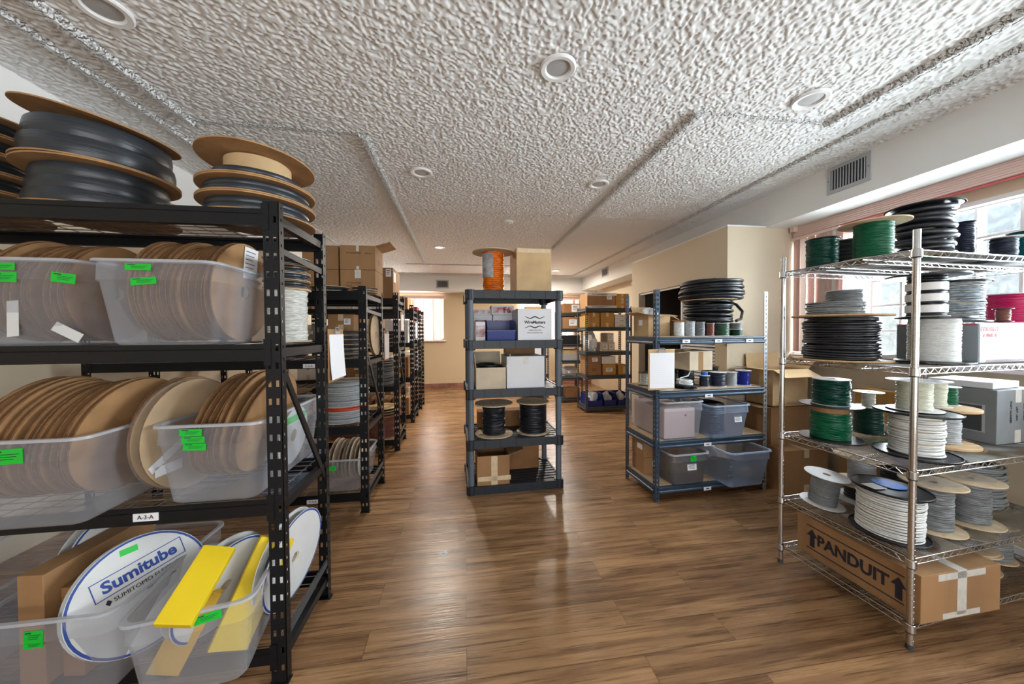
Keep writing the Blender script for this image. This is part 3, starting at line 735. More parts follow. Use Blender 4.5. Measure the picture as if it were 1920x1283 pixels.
# ------------------------------------------------------------------ tubs
def green_sticker(parent, loc, w_, h, rot=0.0, n=3, facing='-y', lean=0.0):
    M_ = Matrix.Translation(loc) @ (Matrix.Rotation(R(90), 4, 'Z') if facing == '+x' else Matrix.Identity(4)) @ Matrix.Rotation(lean, 4, 'X') @ Matrix.Rotation(rot, 4, 'Y')
    q = MB(); q.M = M_; q.box(-w_ / 2, -.0012, -h / 2, w_ / 2, 0, h / 2); o = q.build('green_sticker', 'green_sticker', parent, smooth=0)
    q = MB(); q.M = M_
    q.box(-w_ * .40, -.0017, h * .28, -w_ * .1, -.0012, h * .38)
    for i in range(n): q.box(-w_ * .25, -.0017, h * (.12 - i * .16), w_ * (.4 - .08 * i), -.0012, h * (.12 - i * .16) + h * .045)
    q.build('print', 'ink', o, smooth=0)

def tub_body(W, D, H, W2, D2, m_, rim, t, r=.045, ledge=.74):
    secs = [(W2 - .02, D2 - .02, r * .7, 0), (W2, D2, r * .8, .012), (W2 + (W - W2) * .62, D2 + (D - D2) * .62, r * .95, H * ledge), (W2 + (W - W2) * .62 + .014, D2 + (D - D2) * .62 + .014, r, H * ledge + .006), (W - .022, D - .022, r, H - .006)]
    n = 5; q = MB(); vs = []; fs = []; m4 = 4 * (n + 1)
    for (a, b, rr, z) in secs: vs += [(x, y, z) for x, y in rounded(a, b, rr, n)]
    for j in range(len(secs) - 1):
        for i in range(m4): fs.append((j * m4 + i, j * m4 + (i + 1) % m4, (j + 1) * m4 + (i + 1) % m4, (j + 1) * m4 + i))
    fs.append(tuple(range(m4 - 1, -1, -1))); q.add(vs, fs); q.build('tub_wall', m_, t, smooth=50)
    vs = []; fs = []; rs = [(W - .026, H - .012), (W - .026, H), (W, H), (W + .002, H - .010), (W - .004, H - .010), (W - .006, H - .004)]
    for a, z in rs: vs += [(x, y, z) for x, y in rounded(a, a - W + D, r + .004, n)]
    for j in range(len(rs) - 1):
        for i in range(m4): fs.append((j * m4 + i, j * m4 + (i + 1) % m4, (j + 1) * m4 + (i + 1) % m4, (j + 1) * m4 + i))
    MB().add(vs, fs).build('rim', rim, t, smooth=50)

def tub(label, loc, W=.42, D=.58, H=.315, W2=.335, D2=.50, rz=0, m_='clear_tub', rim='tub_rim', stickers=(), group=None, paper=()):
    """tapered storage tub, origin at the middle of its bottom"""
    t = thing('storage_tub', label, 'storage tub', loc, rz, group)
    tub_body(W, D, H, W2, D2, m_, rim, t)
    lean = -math.atan2((D - D2) / 2 * .62, H * .74)
    for (x, z, w_, h, rot) in stickers:
        yy = -(D2 / 2 + (D - D2) / 2 * .62 * min(1, z / (H * .74))) - (.009 if z > H * .7 else .003) - (.004 if z > H * .85 else 0)
        green_sticker(t, (x, yy, z), w_, h, rot, lean=lean if z < H * .7 else -.03)
    for (x, z, w_, h, mm, rot) in paper:
        yy = -(D2 / 2 + (D - D2) / 2 * .62 * min(1, z / (H * .74))) - .003
        q = MB(); q.M = Matrix.Translation((x, yy, z)) @ Matrix.Rotation(lean, 4, 'X') @ Matrix.Rotation(rot, 4, 'Y'); q.box(-w_ / 2, -.001, -h / 2, w_ / 2, 0, h / 2); o = q.build('sticker', mm, t, smooth=0)
        if mm == 'paper':
            q2 = MB(); q2.M = q.M
            for i in range(4): q2.box(-w_ * .4, -.0016, h * (.28 - i * .18), w_ * (.35 - .1 * (i % 2)), -.001, h * (.28 - i * .18) + h * .06)
            q2.build('print', 'ink', o, smooth=0)
    return t

def parts_bin(label, loc, W=.14, D=.2, H=.11, rz=0, m_='blue_bin', content=None, group=None):
    """open fronted stacking bin"""
    t = thing('parts_bin', label, 'parts bin', loc, rz, group)
    e = .003; q = MB(); q.box(-W / 2, 0, 0, W / 2, D, e); q.box(-W / 2, D - e, e, W / 2, D, H)
    q.hexa([(-W / 2, 0, e), (W / 2, 0, e), (W / 2, e, e), (-W / 2, e, e)], [(-W / 2, -.012, H * .48), (W / 2, -.012, H * .48), (W / 2, e - .012, H * .48), (-W / 2, e - .012, H * .48)])
    for s in (-1, 1):
        x = s * W / 2; a, b = min(x, x - s * e), max(x, x - s * e)
        q.add([(a, 0, e), (a, D, e), (a, D, H), (a, D * .22, H), (a, -.012, H * .48), (b, 0, e), (b, D, e), (b, D, H), (b, D * .22, H), (b, -.012, H * .48)], [(0, 1, 2, 3, 4), (9, 8, 7, 6, 5), (0, 5, 6, 1), (1, 6, 7, 2), (2, 7, 8, 3), (3, 8, 9, 4), (4, 9, 5, 0)])
    q.build('bin_shell', m_, t, smooth=0)
    MB().box(-W / 2 - .004, -.006, H * .46, W / 2 + .004, -.002 - .006 - .004, H * .5).build('front_lip', m_, t, smooth=0)
    MB().box(-W / 2 - .005, D * .2, H - .006, -W / 2 + .002, D, H + .003).build('side_lip', m_, t, smooth=0); MB().box(W / 2 - .002, D * .2, H - .006, W / 2 + .005, D, H + .003).build('side_lip', m_, t, smooth=0)
    return t

def crumple(name, seed_, sx, sy, sz, mname, parent=None, n=14):
    """crumpled bag: a squashed lumpy closed surface standing on z=0"""
    rnd = random.Random(seed_); vs = []; fs = []; m_ = 9
    ph = [rnd.uniform(0, 6.28) for _ in range(8)]
    for j in range(m_ + 1):
        v_ = j / m_; t = PI * v_
        for i in range(n):
            a = 2 * PI * i / n; rr = 1 + .16 * math.sin(3 * a + ph[0] + 4 * v_) + .13 * math.sin(5 * a + ph[1] - 6 * v_) + rnd.uniform(-.07, .07)
            vs.append((sx * math.sin(t) ** .7 * rr * math.cos(a), sy * math.sin(t) ** .7 * rr * math.sin(a), sz * (.5 - .5 * math.cos(t) * 1) * (1 + (.12 * math.sin(2 * a + ph[2]) if j > m_ * .6 else 0))))
    for j in range(m_):
        for i in range(n): fs.append((j * n + i, j * n + (i + 1) % n, (j + 1) * n + (i + 1) % n, (j + 1) * n + i))
    return MB().add(vs, fs).build(name, mname, parent, smooth=28)
#PART4
# ------------------------------------------------------------------ left racks
rackA = boltless_rack('big black boltless steel rack in the left foreground with tubs of cardboard reels', -.72, 1.45, 1.95, .455, 1.935, (1.905, 1.373, .753, .144), tags=((-.485, .718, 'A-3-A'),))
rackB = boltless_rack('black steel rack directly behind the foreground rack, cartons on top', -.75, 2.745, 1.90, .54, 1.775, (1.735, 1.205, .685, .16), tags=((-.42, 1.16, 'C-2-A'), (-.41, .115, 'C-4-A')))
rackC = boltless_rack('black steel rack third from the front along the left aisle', -.77, 4.13, 1.90, .46, 1.88, (1.81, 1.24, .77, .13))
rackD = boltless_rack('black steel rack fourth from the front along the left aisle', -.77, 5.35, 1.85, .46, 1.83, (1.76, 1.24, .70, .13), grid=.2)
rackE = boltless_rack('farthest black steel rack at the left aisle end by the far window', -.77, 6.27, 1.85, .42, 1.80, (1.72, 1.22, .68, .13), grid=.2)

# clipboards on the rack ends, facing the aisle
clipboard('clipboard with curled white sheet on the rear post of the front left rack', (-.712, 2.015, 1.435), R(90), .225, .29, bend=True, back='card')
clipboard('narrow clipboard hung on the second left rack at the aisle', (-.742, 3.40, 1.43), R(90), .20, .29, back='card')
clipboard('clipboard with pale sheet high on the third left rack end', (-.762, 4.36, 1.66), R(90), .20, .24, back='card_light')
clipboard('blue grey clipboard on the fourth left rack end near the far window', (-.762, 5.60, 1.58), R(90), .20, .28, back='slate_steel')

# ---- top of rack A: large cardboard reels of black tubing
def big_reel(label, loc, r, h, wr, tilt=(0, 0), wz=(0.02, .98), top_tilt=None, seed_=3, group=None, core_r=.10, bottom=True, pitch=.03):
    t = thing('cardboard_reel', label, 'cardboard reel', loc, rot=(tilt[0], tilt[1], 0), group=group)
    if bottom: MB().disc(r, 0, .006, .03, 56).build('bottom_flange', 'kraft_flange', t, bevel=.001)
    tp = MB().disc(r, -.003, .003, .03, 56).build('top_flange', 'kraft_flange', t, bevel=.001); tp.location = (0, 0, h)
    if top_tilt: tp.rotation_euler = (top_tilt[0], top_tilt[1], 0)
    MB().disc(core_r, .006, h - .005, .03, 36).build('core', 'card_light', t)
    rnd = random.Random(seed_); z0, z1 = h * wz[0] + .006, h * wz[1] - .006; n = 56; L = max(2, int((z1 - z0) / pitch)); vs = []; fs = []; prof = []
    # wide flat tubing wound in overlapping turns: a smooth shouldered profile
    prof = [(core_r + .002, z0)]
    for i in range(L):
        a, b = z0 + (z1 - z0) * i / L, z0 + (z1 - z0) * (i + 1) / L; rr = wr * (1 - .10 * i / L) * (1 + rnd.uniform(-.02, .01))
        prof += [(rr - .004, a), (rr, a + (b - a) * .15), (rr + .001, a + (b - a) * .6), (rr - .003, b - .001)]
    prof += [(core_r + .002, z1)]
    for rr, z in prof:
        for i in range(n):
            a = 2 * PI * i / n; q_ = rr * (1 + .006 * math.sin(3 * a + z * 30)) if rr > core_r + .01 else rr; vs.append((q_ * math.cos(a), q_ * math.sin(a), min(z1, max(z0, z + (.003 * math.sin(2 * a + rr * 80) if rr > core_r + .01 else 0)))))
    for j in range(len(prof) - 1):
        for i in range(n): fs.append((j * n + i, j * n + (i + 1) % n, (j + 1) * n + (i + 1) % n, (j + 1) * n + i))
    MB().add(vs, fs).build('tubing', 'black_tubing', t, smooth=50)
    return t
big_reel('big cardboard reel of wide black tubing, lower of the two at the left rack top', (-1.545, 1.715, 1.912), .240, .175, .215, seed_=4, pitch=.05)
t = big_reel('big tilted cardboard reel of black tubing topmost on the left rack', (-1.545, 1.715, 2.098), .240, .20, .222, tilt=(R(1), R(2)), wz=(.02, .80), top_tilt=(R(2), R(9)), seed_=9, pitch=.05)
big_reel('cardboard reel with pale core and slack black tubing at the rack top corner', (-.920, 1.695, 2.055), .220, .125, .175, wz=(.0, .46), top_tilt=(R(-2), R(2)), seed_=6, core_r=.125, pitch=.02)
big_reel('cardboard reel of black cable under the pale cored reel at the rack top corner', (-.920, 1.695, 1.912), .220, .07, .20, seed_=8, pitch=.02)
big_reel('thin cardboard reel of black tubing second in the rack top corner stack', (-.920, 1.695, 1.986), .220, .065, .205, seed_=11, pitch=.02)
for k in range(5):
    big_reel('brown cardboard reel in the dark stack at the far left of the rack top', (-2.05, 1.70, 1.912 + k * .075), .24, .07, .20, seed_=20 + k, pitch=.03, group='stacked reels at the far left rack top')

# ---- tubs and upright reels on rack A
def protor(r, gap, **k): return card_reel('x', (0, 0, -50), r, gap, (0, 0, 0), **k)
P1 = protor(.217, .020); P2 = protor(.232, .022)
def reels_in(proto, n, x0, dx, y, zc, tilt, label, group, jit=(2, 3), seed_=1, rz0=0):
    rnd = random.Random(seed_); out = []
    for i in range(n):
        yy = y + rnd.uniform(-.012, .012)
        sc_ = rnd.uniform(.93, 1.0); o = dup(proto, (x0 + i * dx, yy, zc - .2 * (1 - sc_)), (rnd.uniform(-.02, .02), R(90 + tilt + rnd.uniform(-jit[0], jit[0])), R(rz0 + rnd.uniform(-jit[1], jit[1]))), label, group, (sc_, sc_, 1)); out.append(o)
    return out
tub('clear storage tub full of reels, second shelf of the front rack beside its post', (-1.133, 1.69, 1.374), stickers=((-.035, .285, .082, .024, 0), (-.022, .235, .082, .026, -.10)))
rs = reels_in(P1, 8, -1.272, .0400, 1.69, 1.374 + .010 + .218, 4, 'tan cardboard reel standing in the second shelf tub beside the rack post', 'reels in the second shelf tub beside the post', jit=(1.2, 2), seed_=2)
tub('clear storage tub cut off by the left edge on the second shelf', (-1.60, 1.71, 1.374), stickers=((.0, .245, .075, .035, 0), (.0, .282, .075, .026, 0), (.178, .245, .075, .035, .12)), paper=((.0, .10, .035, .13, 'white_board', -.1), (.16, .05, .10, .035, 'white_board', .5)))
reels_in(P1, 5, -1.76, .060, 1.71, 1.374 + .010 + .218, 8, 'tan cardboard reel in the second shelf tub at the left edge', 'reels in the second shelf tub at the left edge', jit=(3, 6), seed_=5)
tub('dim storage tub at the far left of the second shelf behind the cut off one', (-2.10, 1.71, 1.374))
reels_in(P1, 4, -2.22, .065, 1.71, 1.374 + .010 + .218, 5, 'cardboard reel in the dim far left tub on the second shelf', 'reels in the far left second shelf tub', seed_=6)
# loose label on the last reel of the tub beside the post
lb = MB().box(-.001, -.05, -.07, 0, .05, .07).build('sticker', 'paper', None, smooth=0); last = rs[-1]
lb.parent = last; lb.rotation_euler = (0, R(-90), 0); lb.location = (-.135, .02, .0165)
qq = MB()
for i in range(6): qq.box(-.0005, -.042, .05 - i * .018, .0005, .03 - (i % 3) * .01, .053 - i * .018)
o = qq.build('print', 'ink', lb, smooth=0); o.location = (.0012, 0, 0)

# third shelf
tub('clear tub of tilted brown reels on the third shelf at the left edge', (-1.485, 1.60, .754), stickers=((-.004, .262, .095, .05, -.04),), W=.43)
reels_in(P2, 7, -1.660, .048, 1.60, .754 + .030 + .232, 12, 'brown cardboard reel tilted in the third shelf tub at the left edge', 'tilted reels in the third shelf tub at the left edge', jit=(1, 2), seed_=8)
tub('storage tub hidden at the far left end of the third shelf', (-2.05, 1.72, .754))
card_reel('loose olive brown cardboard reel standing between the two third shelf tubs', (-1.243, 1.70, .754 + .235), .233, .030, (0, R(91), R(-4)), flange='kraft_flange')
wr_ = card_reel('large tan cardboard reel wrapped in clear film between the third shelf tubs', (-1.190, 1.655, .754 + .232), .230, .036, (0, R(90), R(-7)), flange='card_light')
MB().disc(.234, -.0225, .0225, .0, 44).build('film_wrap', 'film', wr_, smooth=30)
MB().box(-.03, -.22, .0230, .0, -.02, .0245).build('tape_strip', 'white_carton', wr_, smooth=0).rotation_euler = (0, 0, R(30))
MB().box(.09, -.18, .0230, .13, -.07, .0245).build('sticker', 'paper', wr_, smooth=0)
tub('clear tub with three green stickers on the third shelf next to the rack post', (-.983, 1.725, .754), W=.39, W2=.31, D=.60, D2=.53, stickers=((-.045, .287, .075, .026, .03), (-.04, .258, .078, .024, .03), (-.036, .230, .078, .026, .04)))
reels_in(P2, 4, -1.060, .05, 1.70, .754 + .032 + .232, 15, 'tan cardboard reel leaning in the third shelf tub next to the post', 'leaning reels in the third shelf tub next to the post', jit=(3, 2), seed_=10)
o = card_reel('white labelled reel in the end of the third shelf tub facing the aisle', (-.845, 1.78, .754 + .16), .14, .02, (0, R(97), 0), flange='white_board')
green_sticker(o, (-.09, .0, .014), .03, .001)
g = MB().box(-.105, -.09, .0125, -.07, .10, .0135).build('green_tape', 'green_sticker', o, smooth=0)

# bottom shelf
tub('clear tub of flat cartons on the bottom shelf at the left edge', (-1.425, 1.60, .146), W=.45, W2=.36, stickers=((-.005, .262, .055, .04, 0), (-.005, .235, .055, .022, 0)))
carton('brown flat carton standing at the left of the bottom tub, narrow end forward', (-1.565, 1.40, .165), .085, .40, .40, rz=R(-4), m_='card', tape=None, texts=(('♻', .05, .3, .33, 'ink', 'r', 0, False),) if False else ())
carton('smaller brown flat carton in the bottom left tub beside the tall one', (-1.465, 1.43, .160), .075, .36, .33, rz=R(-6), m_='card_dark', tape=None)
tub('clear tub with yellow box in front on the bottom shelf by the post', (-.990, 1.49, .146), W=.385, W2=.30, D=.44, D2=.37, rz=R(11), stickers=((.06, .285, .08, .03, -.12),))
def white_reel(label, loc, r, rot, text=False, gap=.04):
    t = thing('white_reel', label, 'white reel', loc, rot=rot)
    for s in (-1, 1):
        MB().disc(r, s * gap / 2 - .002, s * gap / 2 + .002, .025 if not text else .0, 48).build('flange', 'white_board', t)
        MB().lathe([(r - .010, s * gap / 2 + s * .0021), (r - .006, s * gap / 2 + s * .0024), (r - .002, s * gap / 2 + s * .0021)], 48).build('blue_ring', 'blue_ink', t)
    MB().disc(.07, -gap / 2 + .002, gap / 2 - .002, .02, 28).build('core', 'card_pale', t)
    winding_mb(r * .8, -gap / 2 + .003, gap / 2 - .003, gap * .3, 3, .1, inner=.071).build('winding', 'black_tubing', t, smooth=60)
    return t
# the printed one: build its basis from what it faces
cS = Vector((-1.262, 1.50, .405)); nS = Vector((.83, -.45, .33)).normalized()
uS = (Vector((.52, .84, .0))); uS = (uS - nS * uS.dot(nS)).normalized(); vS = nS.cross(uS)
sm = white_reel('white Sumitube reel with blue printing leaning in the bottom left tub', cS, .205, (0, 0, 0), True, gap=.03)
mS = Matrix((uS, vS, nS)).transposed().to_4x4(); mS.translation = cS; sm.matrix_world = mS
sm.rotation_euler = mS.to_euler(); sm.location = cS
T0 = Matrix.Translation((0.0, .085, .0175)) @ Matrix.Rotation(R(8), 4, 'Z')
text_mesh('lettering', 'Sumitube', .058, 'blue_ink', sm, T0, bold=True)
fb = MB(); fb.M = T0
for a in ((-.13, .032, .13, .035), (-.13, -.035, .13, -.032), (-.133, -.035, -.13, .035), (.13, -.035, .133, .035)): fb.box(a[0], a[1], 0, a[2], a[3], .0006)
fb.build('logo_border', 'blue_ink', sm, smooth=0)
text_mesh('lettering', '♦SUMITOMO ELECTRIC', .021, 'ink', sm, T0 @ Matrix.Translation((0, -.055, 0)))
text_mesh('lettering', 'POLYOLEFIN TUBE', .011, 'ink', sm, T0 @ Matrix.Translation((.04, -.085, 0)))
MB().box(-.05, .155, .0172, .0, .178, .0180).build('green_sticker', 'green_sticker', sm, smooth=0)
# yellow box leaning out of the tub
def leaning_box(name, label, cat, p0, p1, wdir, w_, th, mname, end='card_dark'):
    """flat box running from p0 up to p1, its width along wdir"""
    p0, p1 = Vector(p0), Vector(p1); up_ = (p1 - p0).normalized(); u = Vector(wdir); u = (u - up_ * u.dot(up_)).normalized(); n_ = u.cross(up_)
    M_ = Matrix((u, up_, n_)).transposed().to_4x4(); t = thing(name, label, cat, p0); t.matrix_world = Matrix.Translation(p0) @ M_; t.rotation_euler = M_.to_euler(); t.location = p0
    L = (p1 - p0).length
    MB().box(-w_ / 2, 0, -th, w_ / 2, L, 0).build('carton', mname, t, smooth=0, bevel=.0015)
    MB().box(-w_ / 2 + .004, L, -th + .003, w_ / 2 - .004, L + .001, -.003).build('end_flap', mname, t, smooth=0)
    return t, M_
leaning_box('yellow_box', 'bright yellow flat box leaning out of the bottom tub by the post', 'box', at(322, 1172, y=1.235), at(412, 1024, y=1.44), (1, .35, -.1), .105, .03, 'yellow')
leaning_box('yellow_box', 'dull yellow flat box low inside the bottom tub under the bright one', 'box', (-1.105, 1.375, .165), (-.99, 1.43, .42), (1, .3, -.2), .10, .03, 'yellow_dull')
leaning_box('yellow_box', 'yellow and brown flat box behind the bright yellow one, nearer the rack post', 'box', (-.915, 1.42, .185), (-.80, 1.56, .53), (.8, .5, -.1), .13, .03, 'yellow')
white_reel('white reel with a blue rim standing in the bottom tub behind the yellow box', (-.985, 1.505, .395), .19, (0, R(105), R(-20)))
white_reel('white reel with a blue rim against the rack post on the bottom shelf', (-.80, 1.66, .385), .205, (0, R(98), R(-8)))
white_reel('white reel leaning at the back of the bottom left tub behind the cartons', (-1.55, 1.70, .42), .20, (0, R(80), 0))
tub('clear tub at the back of the bottom shelf far left', (-1.95, 1.70, .146))

# items at the open end of rack A, second shelf
spool('spool of clear monofilament with tan discs at the end of the second shelf', (-.822, 1.72, 1.374), .098, .245, .082, 'clear_wire', fl='tan_board', pitch=.006, ft=.005, rough=.3)
for k in range(4):
    spool('flat dark reel stacked on the clear monofilament spool', (-.822, 1.72, 1.6205 + k * .036), .096, .033, .082, 'black_tubing', fl=('kraft_flange', 'grey_plastic')[k % 2], pitch=.01, ft=.003, group='flat dark reels on the monofilament spool')

# ---- rack B
def flat_stack(n, loc, r, h, label, group, wire='black_tubing', fls=('tan_board', 'kraft_flange'), seed_=1, wr=.86, hv=.2, name='flat_reel'):
    rnd = random.Random(seed_); protos = {}; z = loc[2]
    for k in range(n):
        f = fls[k % len(fls)]; hh = h
        if f not in protos:
            o = spool(label, (loc[0], loc[1], z), r, hh, r * wr, wire, fl=f, pitch=hh * .3, ft=.0035, name=name, cat='reel', group=group, seed_=k, core='card_pale'); protos[f] = o
        else: o = dup(protos[f], (loc[0] + rnd.uniform(-.01, .01), loc[1] + rnd.uniform(-.01, .01), z), (0, 0, rnd.uniform(0, 6)), label, group)
        z += hh + .0015
    return z
carton('top brown carton of the pair on the second left rack, its lid bulging open', (-1.035, 3.035, 1.950), .285, .27, .205, tape='white_tape', open_=True, flaps=(10, None, None, None) if False else (None, 20, None, 18), texts=(('UP TOGETHER', .018, .11, .14, 'ink', 'f', 0, False), ('FRAGILE', .014, .23, .14, 'ink', 'f', 0, False), ('O', .07, .13, .08, 'ink', 'r', 0, False)), labels=((.142, .18, .022, .05, 'white_tape', 'f'), (.142, .015, .022, .028, 'white_tape', 'f')))
carton('lower brown carton of the pair on top of the second left rack', (-1.035, 3.035, 1.737), .285, .27, .21, tape='white_tape', texts=(('UP TOGETHER', .018, .11, .10, 'ink', 'f', 0, False), ('LTW 18', .014, .07, .075, 'ink', 'f', 0, False)), labels=((.142, .185, .022, .05, 'white_tape', 'f'),))
carton('brown carton left of the pair on the second left rack, upper one', (-1.335, 3.04, 1.950), .285, .27, .20, tape='white_tape')
carton('brown carton left of the pair on the second left rack, lower one', (-1.335, 3.04, 1.737), .285, .27, .21, tape='white_tape')
spool('flat black reel with a tan top disc lying on the second left rack', (-1.06, 2.885, 1.737), .145, .038, .13, 'black_tubing', fl='tan_board', ft=.004, pitch=.012, name='flat_reel', cat='reel')
flat_stack(2, (-.80, 2.90, 1.737), .10, .018, 'thin pale flat reel at the aisle corner of the second left rack top', 'thin reels on the second rack corner', seed_=4)
flat_stack(7, (-1.95, 3.0, 1.737), .2, .055, 'brown edged flat reel in the stack on the second rack top behind the big reels', 'reels on the second rack top, left', fls=('kraft_flange',), seed_=4)
zz = flat_stack(6, (-1.0, 3.0, 1.207), .20, .036, 'black flat reel with tan discs piled on the second shelf of the second left rack', 'black flat reels on the second shelf of the second rack', seed_=2)
carton('golden brown carton on the pile of black flat reels in the second left rack', (-1.09, 2.90, zz), .20, .22, .13, m_='card', tape='tape', labels=((.15, .07, .05, .05, 'paper', 'f'),))
flat_stack(4, (-1.47, 3.0, 1.207), .20, .034, 'dim flat reel on the second shelf of the second rack behind the tub', 'dim flat reels on the second shelf of the second rack', fls=('kraft_flange', 'grey_plastic'), seed_=3)
o = card_reel('tan disc reel standing upright at the end of the second left rack', (-.795, 3.17, 1.207 + .182), .18, .02, (0, R(88), 0), flange='tan_board')
z1 = flat_stack(3, (-1.0, 2.99, .687), .19, .03, 'white flat reel low in the pile on the third shelf of the second rack', 'white flat reels, third shelf of the second rack', fls=('white_board', 'grey_plastic'), wire='light_grey_wire', seed_=5)
spool('flat reel of orange red wire in the pale pile of the second left rack', (-1.0, 2.99, z1), .19, .04, .175, 'orange_wire', fl='white_board', ft=.003, pitch=.01, name='flat_reel', cat='reel')
z1 = flat_stack(5, (-1.0, 2.99, z1 + .042), .19, .036, 'white and grey flat reel piled over the orange one in the second rack', 'white flat reels above the orange one', fls=('white_board', 'grey_plastic', 'white_board'), wire='light_grey_wire', seed_=6)
flat_stack(6, (-1.45, 2.99, .687), .19, .04, 'dark flat reel piled on the third shelf of the second rack, left pile', 'dark flat reels on the third shelf of the second rack', fls=('black_plastic', 'kraft_flange'), seed_=7)
flat_stack(5, (-1.90, 2.99, .687), .19, .04, 'flat reel in the farthest left pile on the second rack third shelf', 'far left flat reels on the second rack', fls=('kraft_flange',), seed_=9)
tub('grey tub of upright reels, lowest shelf of the second left rack', (-.965, 3.0, .162), W=.34, W2=.28, D=.50, D2=.44, H=.26, stickers=((-.05, .20, .05, .035, 0),))
P3 = protor(.165, .03, flange='card_pale'); P4 = protor(.165, .03, flange='card_light')
reels_in(P3, 4, -1.06, .06, 3.0, .162 + .03 + .17, 4, 'pale disc reel standing in the low tub of the second left rack', 'pale reels in the low tub of the second rack', seed_=12)
tub('bluish tub next to the grey one on the lowest shelf of the second left rack', (-1.40, 3.0, .162), W=.36, W2=.30, D=.50, D2=.44, H=.28, m_='blue_tub', rim='blue_rim')
cable_coil('coil of dark tubing inside the bluish low tub of the second left rack', (-1.40, 3.0, .185), .11, .12, .02, seed_=3)

# ---- rack C
carton('large brown carton with Panduit print on top of the third left rack', (-1.165, 4.14, 1.812), .34, .40, .36, m_='card', tape=None, texts=(('PANDUIT', .055, .05, .17, 'ink', 'f', R(90), True),), labels=((.29, .30, .06, .09, 'paper', 'f'), (.10, .26, .12, .12, 'paper', 'r')))
carton('brown carton left of the Panduit carton on the third left rack', (-1.56, 4.15, 1.812), .36, .36, .33, m_='card')
flat_stack(4, (-1.0, 4.36, 1.242), .19, .045, 'black flat reel on the second shelf of the third left rack', 'black flat reels in the third rack', seed_=12)
flat_stack(3, (-1.45, 4.36, 1.242), .19, .06, 'black flat reel in the left pile of the third left rack', 'black flat reels, left pile of the third rack', seed_=13)
t = thing('wrapped_bundle', 'clear wrapped square bundle of coils on the third shelf of the third left rack', 'bundle', (-1.02, 4.36, .772))
cable_loops(MB(), .14, 0, .22, .02, random.Random(5), 1).build('coil', 'grey_wire', t, smooth=60); MB().box(-.17, -.17, 0, .17, .17, .24).build('film', 'film', t, bevel=.02)
flat_stack(3, (-1.02, 4.36, 1.02), .18, .025, 'thin flat reel on the wrapped bundle in the third left rack', 'thin reels on the wrapped bundle', fls=('white_board', 'tan_board'), seed_=14)
spool('large brown flat reel low on the third left rack near the floor', (-1.01, 4.36, .132), .20, .26, .185, 'brown_wire', fl='kraft_flange', pitch=.012, name='flat_reel', cat='reel')
flat_stack(3, (-1.01, 4.36, .394), .20, .03, 'thin pale flat reel stacked on the brown reel low on the third left rack', 'thin reels on the low brown reel', fls=('card_light', 'tan_board'), seed_=16)
spool('second brown flat reel low on the third left rack, away from the aisle', (-1.47, 4.36, .132), .20, .30, .18, 'brown_wire', fl='kraft_flange', pitch=.012, name='flat_reel', cat='reel')

# ---- racks D and E
def fill_shelf(rack_word, shelf_word, x1, y, z, depth, hmax, seed_, pal=('card', 'card_gold', 'card_dark', 'white_carton', 'card_light')):
    rnd = random.Random(seed_); x = x1 - .05; i = 0
    cn = {'card': 'brown', 'card_gold': 'golden brown', 'card_dark': 'dark brown', 'white_carton': 'white', 'card_light': 'light tan', 'grey_carton': 'grey', 'card_pale': 'pale'}
    pos = ['nearest the aisle', 'second from the aisle', 'third from the aisle', 'fourth from the aisle', 'fifth from the aisle']
    while x > x1 - 1.5 and i < 5:
        w_ = rnd.uniform(.22, .36); h = rnd.uniform(.55, 1) * hmax; m_ = rnd.choice(pal)
        carton('%s carton %s on %s of %s' % (cn[m_], pos[i], shelf_word, rack_word), (x - w_, y + .03, z + .002), w_ - .01, depth - .06, h, m_=m_, tape='tape', labels=((w_ * .5, h * .6, .08, .05, 'paper', 'f'),)); x -= w_ + rnd.uniform(.01, .05); i += 1
fill_shelf('the fourth left rack', 'the top', -.80, 5.36, 1.762, .44, .20, 1)
fill_shelf('the fourth left rack', 'the second shelf', -.80, 5.36, 1.242, .44, .36, 2, ('white_carton', 'grey_carton', 'card'))
fill_shelf('the fourth left rack', 'the third shelf', -.80, 5.36, .702, .44, .40, 3, ('card', 'card_dark', 'white_carton'))
fill_shelf('the fourth left rack', 'the bottom shelf', -.80, 5.36, .132, .44, .42, 4, ('card_dark', 'card'))
fill_shelf('the farthest left rack', 'the second shelf', -.80, 6.28, 1.222, .40, .30, 5, ('white_carton', 'card_gold'))
fill_shelf('the farthest left rack', 'the third shelf', -.80, 6.28, .682, .40, .40, 6)
fill_shelf('the farthest left rack', 'the bottom shelf', -.80, 6.28, .132, .40, .42, 7)
carton('small red and white box on top of the farthest left rack', (-.93, 6.30, 1.722), .10, .2, .14, m_='red_ink', tape=None, rot=(0, R(-12), 0)) if False else carton('small red box on top of the farthest left rack', (-.93, 6.30, 1.722), .10, .2, .14, m_='red_ink', tape=None)
